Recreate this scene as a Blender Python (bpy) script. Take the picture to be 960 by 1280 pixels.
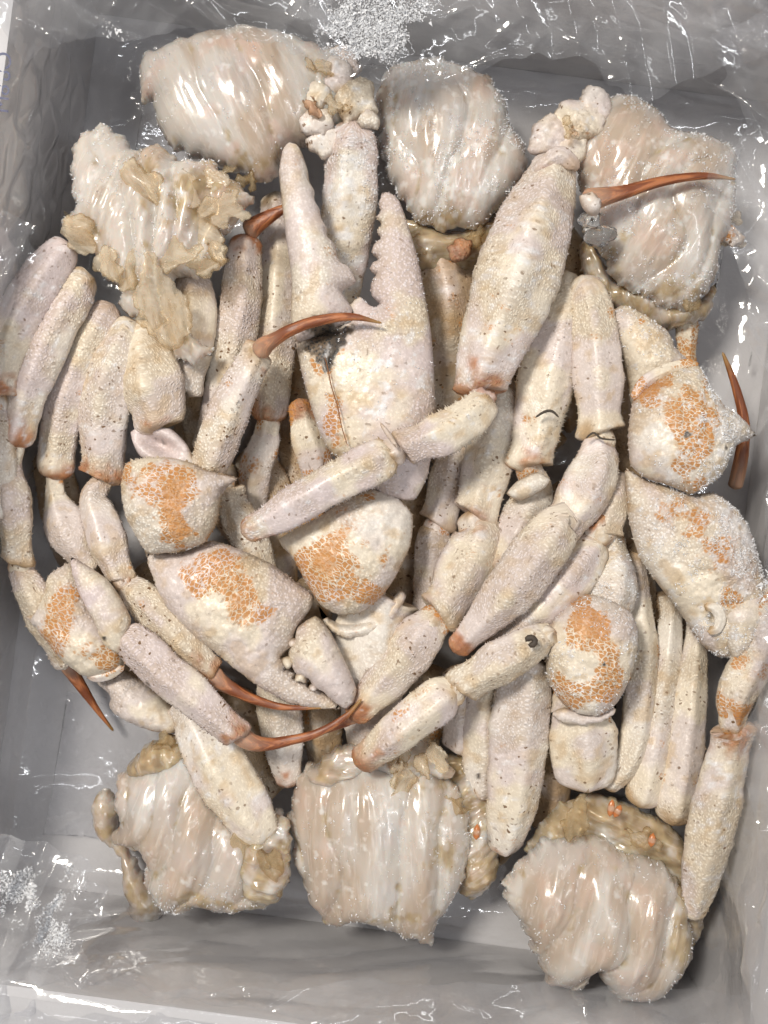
import bpy, bmesh, math, random
import numpy as np
from mathutils import Vector, Matrix
from mathutils.geometry import delaunay_2d_cdt

random.seed(7); RNG = np.random.default_rng(11)
for o in list(bpy.data.objects): bpy.data.objects.remove(o)
SC = bpy.context.scene; COL = SC.collection

# ------------------------------------------------------------------ camera, world, lamps, exposure
CAMZ = 0.50
VFOV = math.radians(53.0)
FPX = 640.0 / math.tan(VFOV / 2)
cam = bpy.data.cameras.new('camera'); cam.sensor_fit = 'VERTICAL'; cam.angle = VFOV
cam.clip_start = 0.01; cam.clip_end = 50
camo = bpy.data.objects.new('camera', cam); camo.location = (0, 0, CAMZ); COL.objects.link(camo)
SC.camera = camo

world = bpy.data.worlds.new('World'); SC.world = world; world.use_nodes = True
bg = world.node_tree.nodes['Background']
bg.inputs[0].default_value = (0.98, 0.97, 1.0, 1); bg.inputs[1].default_value = 0.24

def area_lamp(name, loc, target, sx, sy, power, col):
    l = bpy.data.lights.new(name, 'AREA'); l.shape = 'RECTANGLE'; l.size = sx; l.size_y = sy
    l.energy = power; l.color = col
    o = bpy.data.objects.new(name, l); o.location = loc
    o.rotation_euler = (Vector(target) - Vector(loc)).to_track_quat('-Z', 'Y').to_euler()
    COL.objects.link(o); return o
area_lamp('ceiling_lamp', (-0.50, 0.50, 1.30), (0, 0, 0), 0.26, 0.26, 19, (1.0, 0.94, 0.85))
area_lamp('ceiling_tube', (0.75, -0.25, 1.5), (0, 0, 0), 0.035, 1.2, 6.0, (0.95, 0.97, 1.0))
area_lamp('ceiling_tube', (0.1, 0.95, 1.45), (0, 0, 0), 1.2, 0.035, 2.5, (0.97, 0.98, 1.0))
area_lamp('ceiling_tube', (-0.2, -0.85, 1.5), (0, 0, 0), 1.2, 0.035, 2.0, (0.97, 0.98, 1.0))

SC.view_settings.view_transform = 'Standard'; SC.view_settings.look = 'None'
SC.view_settings.exposure = 0.0; SC.view_settings.gamma = 1.0
SC.render.engine = 'CYCLES'
SC.cycles.transparent_max_bounces = 12; SC.cycles.max_bounces = 5; SC.cycles.diffuse_bounces = 3; SC.cycles.glossy_bounces = 2; SC.cycles.transmission_bounces = 3
SC.cycles.caustics_reflective = False; SC.cycles.caustics_refractive = False
SC.cycles.use_denoising = True; SC.cycles.use_adaptive_sampling = True; SC.cycles.adaptive_threshold = .03

# ------------------------------------------------------------------ numeric helpers
def P(x, y, z):
    k = (CAMZ - z) / FPX
    return np.array([(x - 480) * k, (640 - y) * k, z])

def _hash(i, j, k, s):
    h = (i * 374761393 + j * 668265263 + k * 2147483647 + s * 974711) & 0xffffffff
    h = ((h ^ (h >> 13)) * 1274126177) & 0xffffffff
    return ((h ^ (h >> 16)) & 0xffff) / 32767.5 - 1.0

def noise(p, scale=1.0, seed=0):
    q = np.asarray(p, float) * scale
    i = np.floor(q).astype(np.int64); f = q - i; f = f * f * f * (f * (f * 6 - 15) + 10)
    r = 0
    for dx in (0, 1):
        wx = f[:, 0] if dx else 1 - f[:, 0]
        for dy in (0, 1):
            wy = f[:, 1] if dy else 1 - f[:, 1]
            for dz in (0, 1):
                wz = f[:, 2] if dz else 1 - f[:, 2]
                r = r + wx * wy * wz * _hash(i[:, 0] + dx, i[:, 1] + dy, i[:, 2] + dz, seed)
    return r

def fbm(p, scale, octv=3, seed=0):
    r = 0; a = 1.0
    for k in range(octv):
        r = r + a * noise(p, scale * 2 ** k, seed + 17 * k); a *= 0.5
    return r

def catmull(pts, n, closed=False):
    pts = np.asarray(pts, float); m = len(pts)
    out = []
    segs = m if closed else m - 1
    for s in range(segs):
        if closed:
            p0, p1, p2, p3 = pts[(s - 1) % m], pts[s], pts[(s + 1) % m], pts[(s + 2) % m]
        else:
            p1, p2 = pts[s], pts[s + 1]
            p0 = pts[s - 1] if s > 0 else 2 * p1 - p2
            p3 = pts[s + 2] if s + 2 < m else 2 * p2 - p1
        t = np.linspace(0, 1, n, endpoint=False)[:, None]
        out.append(0.5 * ((2 * p1) + (-p0 + p2) * t + (2 * p0 - 5 * p1 + 4 * p2 - p3) * t ** 2 + (-p0 + 3 * p1 - 3 * p2 + p3) * t ** 3))
    if not closed: out.append(pts[-1:])
    return np.vstack(out)

def resample(c, step, closed=False):
    if closed: c = np.vstack([c, c[:1]])
    d = np.r_[0, np.cumsum(np.linalg.norm(np.diff(c[:, :2], axis=0), axis=1))]
    n = max(4, int(d[-1] / step))
    t = np.linspace(0, d[-1], n + (1 if closed else 0))
    r = np.stack([np.interp(t, d, c[:, k]) for k in range(c.shape[1])], 1)
    return (r[:-1] if closed else r), t[:len(r) - 1] if closed else t

# ------------------------------------------------------------------ objects
WLOC = {}
def tag(o, label=None, cat=None, group=None, kind=None):
    if label: o['label'] = label
    if cat: o['category'] = cat
    if group: o['group'] = group
    if kind: o['kind'] = kind
    return o

def thing(name, loc, label, cat, group=None):
    o = bpy.data.objects.new(name, None); o.location = tuple(loc); o.empty_display_size = 0.01
    COL.objects.link(o); WLOC[o.name] = np.array(loc, float)
    return tag(o, label, cat, group)

def mk(name, V, faces, mat, parent=None, attrs=None, smooth=True, origin=None):
    V = np.asarray(V, float)
    org = V.mean(0) if origin is None else np.array(origin, float)
    me = bpy.data.meshes.new(name)
    me.from_pydata((V - org).tolist(), [], [list(map(int, f)) for f in faces])
    me.update()
    if smooth: me.polygons.foreach_set('use_smooth', [True] * len(me.polygons))
    attrs = dict(attrs or {})
    if mat.name == 'crab_shell': attrs['bc'], attrs['mm'], attrs['sol'], attrs['fk'], attrs['gr'] = pigment(attrs)
    if mat.name == 'crab_body_membrane': attrs['bc'], attrs['fm'] = meat_tint(attrs)
    for k in ('grn', 'stain_shade', 'pnk', 'mot', 'drk', 'frs', 'spk', 'gnk'): attrs.pop(k, None)
    for k, a in attrs.items():
        a = np.asarray(a, float)
        if k == 'bc':
            at = me.attributes.new(k, 'FLOAT_COLOR', 'POINT'); at.data.foreach_set('color', np.c_[a, np.ones(len(a))].ravel())
        elif a.ndim == 2:
            at = me.attributes.new(k, 'FLOAT_VECTOR', 'POINT'); at.data.foreach_set('vector', a.ravel())
        else:
            at = me.attributes.new(k, 'FLOAT', 'POINT'); at.data.foreach_set('value', a)
    me.materials.append(mat)
    o = bpy.data.objects.new(name, me); COL.objects.link(o)
    if parent is not None:
        o.parent = parent; o.location = tuple(org - WLOC[parent.name])
    else: o.location = tuple(org)
    WLOC[o.name] = org
    return o

# ------------------------------------------------------------------ materials
def newmat(name):
    m = bpy.data.materials.new(name); m.use_nodes = True
    nt = m.node_tree; nt.nodes.clear()
    out = nt.nodes.new('ShaderNodeOutputMaterial')
    return m, nt, out
class NB:
    def __init__(s, nt): s.nt = nt
    def n(s, t, **kw):
        x = s.nt.nodes.new('ShaderNode' + t)
        for k, v in kw.items(): setattr(x, k, v)
        return x
    def put(s, sock, v):
        if hasattr(v, 'is_output'): s.nt.links.new(v, sock)
        else:
            if hasattr(sock.default_value, '__len__') and not hasattr(v, '__len__'): v = (v,) * len(sock.default_value)
            if hasattr(v, '__len__') and len(v) == 3 and len(sock.default_value) == 4: v = (*v, 1)
            sock.default_value = v
    def math(s, op, a, b=0.0, c=None, clamp=False):
        x = s.n('Math', operation=op, use_clamp=clamp); s.put(x.inputs[0], a); s.put(x.inputs[1], b)
        if c is not None: s.put(x.inputs[2], c)
        return x.outputs[0]
    def mix(s, f, a, b):
        x = s.n('Mix', data_type='RGBA'); s.put(x.inputs[0], f); s.put(x.inputs[6], a); s.put(x.inputs[7], b); return x.outputs[2]
    def attr(s, name, vec=False):
        x = s.n('Attribute', attribute_name=name); return x.outputs['Vector' if vec else 'Fac']
    def noise(s, vec, scale, detail=3, rough=.55):
        x = s.n('TexNoise'); s.put(x.inputs['Vector'], vec); s.put(x.inputs['Scale'], scale); s.put(x.inputs['Detail'], detail); s.put(x.inputs['Roughness'], rough)
        return x.outputs['Fac']
    def voro(s, vec, scale, feature='F1', rnd=1.0):
        x = s.n('TexVoronoi', feature=feature); s.put(x.inputs['Vector'], vec); s.put(x.inputs['Scale'], scale); s.put(x.inputs['Randomness'], rnd)
        return x
    def ss(s, v, a, b):     # smooth step
        x = s.n('MapRange', interpolation_type='SMOOTHSTEP'); s.put(x.inputs[0], v); s.put(x.inputs[1], a); s.put(x.inputs[2], b); return x.outputs[0]
    def vmul(s, v, w):
        x = s.n('VectorMath', operation='MULTIPLY'); s.put(x.inputs[0], v); s.put(x.inputs[1], w); return x.outputs[0]

def sstep(v, a, b):
    t = np.clip((v - a) / (b - a), 0, 1); return t * t * (3 - 2 * t)
def lerp(c, d, f):
    return c + (np.asarray(d, float) - c) * np.clip(f, 0, 1)[:, None]
def n01(p, sc, o=3, seed=0): return .5 + .36 * fbm(p, sc, o, seed)

def pigment(A):
    """large-scale pigment of a shell piece, one colour per vertex"""
    uv = A['suv']; n = len(uv); sd = int(abs(uv[0, 0] * 977)) % 50; A.setdefault('stain_shade', np.zeros(n))
    big, mid, k2 = n01(uv, 55, 3, sd), n01(uv, 170, 3, sd + 1), n01(uv, 30, 2, sd + 2)
    col = np.tile(np.array([.72, .64, .515]), (n, 1))
    col = lerp(col, (.65, .575, .535), sstep(big, .42, .62))
    col = lerp(col, (.76, .715, .64), sstep(k2, .5, .7) * .8)
    col = lerp(col, (.55, .40, .23), sstep(mid, .56, .80) * .6)
    col = lerp(col, (.40, .255, .12), sstep(A['stain_shade'] * .8 + (n01(uv, 120, 3, sd + 11) - .5) * 1.0, .35, .9) * .85)  # brown joint stains, plus gap shade painted onto the deeper legs
    col = lerp(col, (.63, .54, .535), A['pnk'] * sstep(big, .32, .6))
    A.setdefault('stain_shade', np.zeros(n))
    om = sstep(A['ori'] + (n01(uv, 150, 4, sd + 3) - .5) * 1.0, .38, .95)
    f = n01(uv, 260, 3, sd + 4)
    col = lerp(col, (.20, .055, .018) + (np.array([.52, .20, .065]) - np.array([.20, .055, .018])) * f[:, None], om * .92)
    dm = sstep(A['drk'] + (n01(uv, 420, 3, sd + 5) - .5) * .8, .42, .75)
    col = lerp(col, (.016, .017, .020), dm * .97)
    mm = sstep(A['mot'] + (n01(uv, 110, 3, sd + 6) - .5) * 1.3, .30, .80) * (1 - dm)
    sol = sstep(A['mot'] + (n01(uv, 75, 2, sd + 7) - .5) * 2.2, 1.15, 1.45)
    fm = sstep(A['frs'] + (n01(uv, 330, 3, sd + 8) - .5) * 1.5, .45, .85)
    col = lerp(col, (.78, .785, .80), fm * .7)
    fk = 1.1 * A['spk'] * (.25 + .75 * sstep(n01(uv, 70, 2, sd + 9), .30, .58)) * (1 - om) * (1 - fm * .7)
    return col, mm * (1 - fm * .6), sol, fk, .25 + .75 * sstep(n01(uv, 45, 2, sd + 12), .36, .60) * np.clip(A.get('grn', np.ones(n)), 0, 1)

def shell_material():
    m, nt, out = newmat('crab_shell'); b = NB(nt)
    uv = b.attr('suv', True); c0 = b.n('Attribute', attribute_name='bc').outputs['Color']
    mm = b.attr('mm'); sol = b.attr('sol'); fk = b.attr('fk'); gra = b.attr('gr')
    gr = b.voro(uv, 780); gd = gr.outputs['Distance']
    fin = b.noise(uv, 700, 2)
    col = b.mix(b.math('MULTIPLY', b.ss(gd, .26, .58), b.math('MULTIPLY', gra, .7)), c0, b.mix(.6, c0, (.32, .22, .13)))
    col = b.mix(b.ss(fin, .48, .70), col, b.vmul(col, (1.16, 1.17, 1.18)))
    wob = b.n('VectorMath', operation='MULTIPLY_ADD'); b.put(wob.inputs[0], b.n('TexNoise').outputs['Color']); nt.links.new(uv, wob.inputs[0].links[0].from_node.inputs['Vector'])
    wob.inputs[0].links[0].from_node.inputs['Scale'].default_value = 500; wob.inputs[0].links[0].from_node.inputs['Detail'].default_value = 1
    wob.inputs[1].default_value = (.0016, .0016, .0016); nt.links.new(uv, wob.inputs[2]); wuv = wob.outputs[0]
    def fleck(stretch, scale, lo, hi):
        v = b.voro(b.vmul(wuv, stretch), scale)
        sp = b.n('SeparateColor'); nt.links.new(v.outputs['Color'], sp.inputs[0])
        r = b.math('MULTIPLY_ADD', b.math('POWER', sp.outputs[0], 1.3), hi, lo)
        return b.math('MULTIPLY', b.ss(b.math('SUBTRACT', v.outputs['Distance'], r), .07, -.04), b.math('MULTIPLY_ADD', sp.outputs[1], .7, .3))
    hit = fleck((1.0, .5, 1.0), 500, -.06, .38)
    col = b.mix(b.math('MULTIPLY', hit, fk, clamp=True), col, (.17, .095, .045))
    hit2 = fleck((.4, 1.5, 1.0), 240, -.22, .40)
    col = b.mix(b.math('MULTIPLY', hit2, fk, clamp=True), col, (.17, .095, .045))
    net = b.voro(b.vmul(wuv, (1, .6, 1)), 620, 'DISTANCE_TO_EDGE')
    cells = b.ss(net.outputs['Distance'], .03, .13)
    pat = b.math('MULTIPLY', b.ss(b.math('ADD', mm, b.math('MULTIPLY', b.math('SUBTRACT', net.outputs['Distance'], .25), .9)), .05, .75), b.math('MAXIMUM', cells, b.math('MULTIPLY', sol, .72)))
    oc = b.mix(fin, (.40, .15, .035), (.58, .275, .07))
    col = b.mix(b.math('MULTIPLY', pat, .92), col, oc)
    bs = b.n('BsdfPrincipled'); b.put(bs.inputs['Base Color'], col)
    b.put(bs.inputs['Roughness'], b.math('MULTIPLY_ADD', fin, .25, b.math('MULTIPLY_ADD', gra, .22, .17)))
    bs.inputs['Subsurface Weight'].default_value = .0
    bs.inputs['Specular IOR Level'].default_value = .45
    b2 = b.voro(uv, 780); b3 = b.noise(uv, 1100, 1)
    h = b.math('ADD', b.ss(b2.outputs['Distance'], .62, .1), b.math('MULTIPLY', b3, .8))
    bp = b.n('Bump'); b.put(bp.inputs['Strength'], b.math('MULTIPLY', gra, .75)); bp.inputs['Distance'].default_value = .00028
    b.put(bp.inputs['Height'], h); nt.links.new(bp.outputs[0], bs.inputs['Normal'])
    nt.links.new(bs.outputs[0], out.inputs[0]); return m

def meat_tint(A):
    uv = A['suv']; n = len(uv); sd = int(abs(uv[0, 0] * 977)) % 50
    st = uv * np.array([.28, 1, 1])
    a, c = n01(st, 75, 3, sd), n01(uv, 90, 3, sd + 1)
    col = np.tile(np.array([.48, .39, .31]), (n, 1))
    col = lerp(col, (.59, .54, .485), sstep(a, .38, .66))
    col = lerp(col, (.63, .46, .38), sstep(c, .54, .76) * (.2 + .5 * A['pnk']))
    col = lerp(col, (.58, .56, .55), sstep(n01(uv, 40, 2, sd + 2), .5, .72) * .4)
    gk = sstep(A['gnk'] + (n01(uv, 200, 3, sd + 3) - .5) * 1.1, .35, .85)
    f = n01(uv, 310, 3, sd + 4)
    col = lerp(col, np.array([.25, .165, .075]) + np.array([.32, .28, .18]) * f[:, None], gk * .85)
    om = sstep(A['ori'] + (n01(uv, 190, 3, sd + 5) - .5) * .8, .45, .8)
    col = lerp(col, (.60, .19, .06), om)
    fm = sstep(A['frs'] + (n01(uv, 330, 3, sd + 6) - .5) * 1.5, .5, .9)
    col = lerp(col, (.76, .75, .73), fm * .6)
    return col, fm

def meat_material():
    m, nt, out = newmat('crab_body_membrane'); b = NB(nt)
    uv = b.attr('suv', True); c0 = b.n('Attribute', attribute_name='bc').outputs['Color']; fm = b.attr('fm')
    st = b.vmul(uv, (.10, 1.0, 1.0))
    f = b.noise(st, 520, 2)
    col = b.mix(b.math('MULTIPLY', b.ss(f, .50, .72), .16), c0, (.76, .72, .67))
    bs = b.n('BsdfPrincipled'); b.put(bs.inputs['Base Color'], col)
    bs.inputs['Subsurface Weight'].default_value = .75; bs.inputs['Subsurface Radius'].default_value = (1, .7, .55); bs.inputs['Subsurface Scale'].default_value = .009
    b.put(bs.inputs['Roughness'], b.math('MULTIPLY_ADD', fm, .4, b.math('MULTIPLY_ADD', f, .25, .12)))
    h = b.math('ADD', b.noise(st, 520, 2), b.math('MULTIPLY', b.noise(uv, 900, 1), .8))
    bp = b.n('Bump'); bp.inputs['Strength'].default_value = .35; bp.inputs['Distance'].default_value = .0002
    b.put(bp.inputs['Height'], h)
    gb = b.n('Bump'); gb.inputs['Strength'].default_value = .5; gb.inputs['Distance'].default_value = .0012; b.put(gb.inputs['Height'], b.noise(b.vmul(uv, (.4, 1, 1)), 130, 1)); nt.links.new(gb.outputs[0], bs.inputs['Coat Normal']); bs.inputs['Coat Weight'].default_value = .5; bs.inputs['Coat Roughness'].default_value = .11; nt.links.new(bp.outputs[0], bs.inputs['Normal'])
    nt.links.new(bs.outputs[0], out.inputs[0]); return m

def gill_material(name='gill_membrane', c1=(.70, .59, .42), c2=(.84, .78, .68), dens=.06):
    m, nt, out = newmat(name); b = NB(nt)
    uv = b.attr('suv', True)
    f = b.noise(b.vmul(uv, (.3, 1, 1)), 420, 2)
    col = b.mix(f, c1, c2)
    col = b.mix(b.math('MULTIPLY', b.attr('ori'), .9), col, (.55, .19, .06))
    bs = b.n('BsdfPrincipled'); b.put(bs.inputs['Base Color'], col); bs.inputs['Roughness'].default_value = .16
    bp = b.n('Bump'); bp.inputs['Strength'].default_value = .5; bp.inputs['Distance'].default_value = .0005
    b.put(bp.inputs['Height'], b.noise(uv, 350, 2)); nt.links.new(bp.outputs[0], bs.inputs['Normal'])
    tr = b.n('BsdfTransparent'); b.put(tr.inputs[0], (.95, .88, .76))
    mx = b.n('MixShader'); b.put(mx.inputs[0], b.math('MULTIPLY_ADD', b.attr('ori'), .5, b.math('MULTIPLY_ADD', f, .5, dens), clamp=True))
    nt.links.new(tr.outputs[0], mx.inputs[1]); nt.links.new(bs.outputs[0], mx.inputs[2])
    nt.links.new(mx.outputs[0], out.inputs[0]); return m

def horn_material():
    m, nt, out = newmat('claw_tip_horn'); b = NB(nt)
    uv = b.attr('suv', True); t = b.attr('u')
    st = b.vmul(uv, (.12, 1, 1))
    s = b.noise(st, 600, 3)
    col = b.mix(b.ss(s, .42, .62), (.19, .055, .02), (.42, .15, .055))
    col = b.mix(b.math('MULTIPLY', b.ss(t, .30, .0), .6), col, (.58, .40, .28))
    col = b.mix(b.ss(t, .80, 1.0), col, (.30, .17, .05))
    bs = b.n('BsdfPrincipled'); b.put(bs.inputs['Base Color'], col); bs.inputs['Roughness'].default_value = .42
    bs.inputs['Subsurface Weight'].default_value = .1; bs.inputs['Subsurface Scale'].default_value = .002
    bp = b.n('Bump'); bp.inputs['Strength'].default_value = .5; bp.inputs['Distance'].default_value = .0006
    b.put(bp.inputs['Height'], s); nt.links.new(bp.outputs[0], bs.inputs['Normal'])
    nt.links.new(bs.outputs[0], out.inputs[0]); return m

def frost_material():
    m, nt, out = newmat('frost_crystals'); b = NB(nt)
    bs = b.n('BsdfPrincipled'); b.put(bs.inputs['Base Color'], (.93, .94, .96))
    bs.inputs['Roughness'].default_value = .3; bs.inputs['Transmission Weight'].default_value = .2; bs.inputs['IOR'].default_value = 1.31
    nt.links.new(bs.outputs[0], out.inputs[0]); return m

def ice_material():
    m, nt, out = newmat('clear_ice'); b = NB(nt)
    bs = b.n('BsdfPrincipled'); b.put(bs.inputs['Base Color'], (.95, .95, .94))
    bs.inputs['Roughness'].default_value = .06; bs.inputs['Transmission Weight'].default_value = .9; bs.inputs['IOR'].default_value = 1.31
    nt.links.new(bs.outputs[0], out.inputs[0]); return m

def bag_material():
    m, nt, out = newmat('clear_plastic_film'); b = NB(nt)
    tc = b.n('TexCoord').outputs['Object']
    h = b.noise(tc, 55, 3, .65)
    bp = b.n('Bump'); bp.inputs['Strength'].default_value = .4; bp.inputs['Distance'].default_value = .002
    b.put(bp.inputs['Height'], h)
    tr = b.n('BsdfTransparent'); b.put(tr.inputs[0], (.965, .967, .975))
    gl = b.n('BsdfGlossy'); b.put(gl.inputs[0], (1, 1, 1)); gl.inputs['Roughness'].default_value = .09; nt.links.new(bp.outputs[0], gl.inputs['Normal'])
    lw = b.n('LayerWeight'); lw.inputs[0].default_value = .5; nt.links.new(bp.outputs[0], lw.inputs['Normal'])
    m1 = b.n('MixShader'); b.put(m1.inputs[0], b.math('MULTIPLY_ADD', b.math('POWER', lw.outputs['Facing'], 3.5), .85, .06, clamp=True))
    nt.links.new(tr.outputs[0], m1.inputs[1]); nt.links.new(gl.outputs[0], m1.inputs[2])
    df = b.n('BsdfDiffuse'); b.put(df.inputs[0], (.86, .86, .88)); nt.links.new(bp.outputs[0], df.inputs['Normal'])
    m2 = b.n('MixShader')
    milk = b.math('MULTIPLY_ADD', b.ss(b.noise(tc, 26, 3, .65), .45, .75), .10, b.math('MULTIPLY_ADD', b.attr('mlk'), .45, .02), clamp=True)
    b.put(m2.inputs[0], milk)
    nt.links.new(m1.outputs[0], m2.inputs[1]); nt.links.new(df.outputs[0], m2.inputs[2])
    nt.links.new(m2.outputs[0], out.inputs[0]); return m

def plain(name, c1, c2, scale, rough=.7, bump=.2):
    m, nt, out = newmat(name); b = NB(nt)
    tc = b.n('TexCoord').outputs['Object']
    n1 = b.noise(tc, scale, 5)
    bs = b.n('BsdfPrincipled'); b.put(bs.inputs['Base Color'], b.mix(n1, c1, c2)); bs.inputs['Roughness'].default_value = rough
    bp = b.n('Bump'); bp.inputs['Strength'].default_value = bump; bp.inputs['Distance'].default_value = .001
    b.put(bp.inputs['Height'], b.noise(tc, scale * 14, 3)); nt.links.new(bp.outputs[0], bs.inputs['Normal'])
    nt.links.new(bs.outputs[0], out.inputs[0]); return m

M_SHELL = shell_material(); M_MEAT = meat_material(); M_GILL = gill_material(); M_HIP = gill_material('brown_gill_membrane', (.34, .24, .12), (.60, .50, .34), .10); M_HORN = horn_material()
M_FROST = frost_material(); M_ICE = ice_material(); M_BAG = bag_material()
M_BOX = plain('white_coated_cardboard', (.60, .585, .585), (.66, .645, .645), 30, .6)
M_TABLE = plain('white_table', (.72, .73, .75), (.80, .81, .82), 12, .4)
M_INK = plain('blue_ink', (.10, .11, .20), (.14, .15, .25), 40, .8)
M_CRACK = plain('brown_crack', (.16, .06, .02), (.26, .11, .04), 400, .7)
M_DARK = plain('dark_debris', (.03, .025, .02), (.08, .055, .035), 300, .6)

# ------------------------------------------------------------------ shape builders
def sample(V, F, n, nz_min=-1.0):
    V = np.asarray(V); F = np.asarray([f[:3] for f in F] + [(f[0], f[2], f[3]) for f in F if len(f) == 4])
    a, b_, c = V[F[:, 0]], V[F[:, 1]], V[F[:, 2]]
    nn = np.cross(b_ - a, c - a); ar = np.linalg.norm(nn, axis=1) / 2
    nn = nn / (2 * ar[:, None] + 1e-15)
    w = np.where(nn[:, 2] >= nz_min, ar, 0)
    if w.sum() <= 0 or n <= 0: return np.zeros((0, 3)), np.zeros((0, 3)), np.zeros((0,), int)
    idx = RNG.choice(len(F), n, p=w / w.sum())
    r1 = np.sqrt(RNG.random(n)); r2 = RNG.random(n)
    p = (1 - r1)[:, None] * a[idx] + (r1 * (1 - r2))[:, None] * b_[idx] + (r1 * r2)[:, None] * c[idx]
    return p, nn[idx], F[idx, 0]

def pyramids(p, nrm, size, height, base):
    n = len(p)
    t = RNG.normal(size=(n, 3)); t -= (t * nrm).sum(1)[:, None] * nrm; t /= np.linalg.norm(t, axis=1)[:, None] + 1e-12
    s = np.cross(nrm, t)
    size = size[:, None]; V = np.empty((n, 4, 3)); q = p - nrm * size * .3
    for k in range(3):
        an = 2 * math.pi * k / 3
        V[:, k] = q + size * (math.cos(an) * t + math.sin(an) * s)
    V[:, 3] = p + nrm * height[:, None]
    i = (np.arange(n) * 4)[:, None] + base
    F = np.concatenate([i + np.array([0, 1, 3]), i + np.array([1, 2, 3]), i + np.array([2, 0, 3])])
    return V.reshape(-1, 3), F

def frost_on(parent, V, F, n, zone=None, size=.0007):
    p, nr, _ = sample(V, F, n, -.1)
    if len(p) == 0: return
    k = noise(p, 160, 5) + .4 * noise(p, 500, 9)
    keep = k > .02
    if zone is not None: keep &= zone(p)
    p, nr = p[keep], nr[keep]
    if len(p) < 3: return
    d = RNG.normal(size=p.shape) * .6 + nr; d /= np.linalg.norm(d, axis=1)[:, None]
    sz = size * RNG.uniform(.35, 1.1, len(p))
    v, f = pyramids(p, d, sz * .55, sz * 1.5, 0)
    o = mk('frost', v, f, M_FROST, parent, None, False); o['kind'] = 'stuff'

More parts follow.
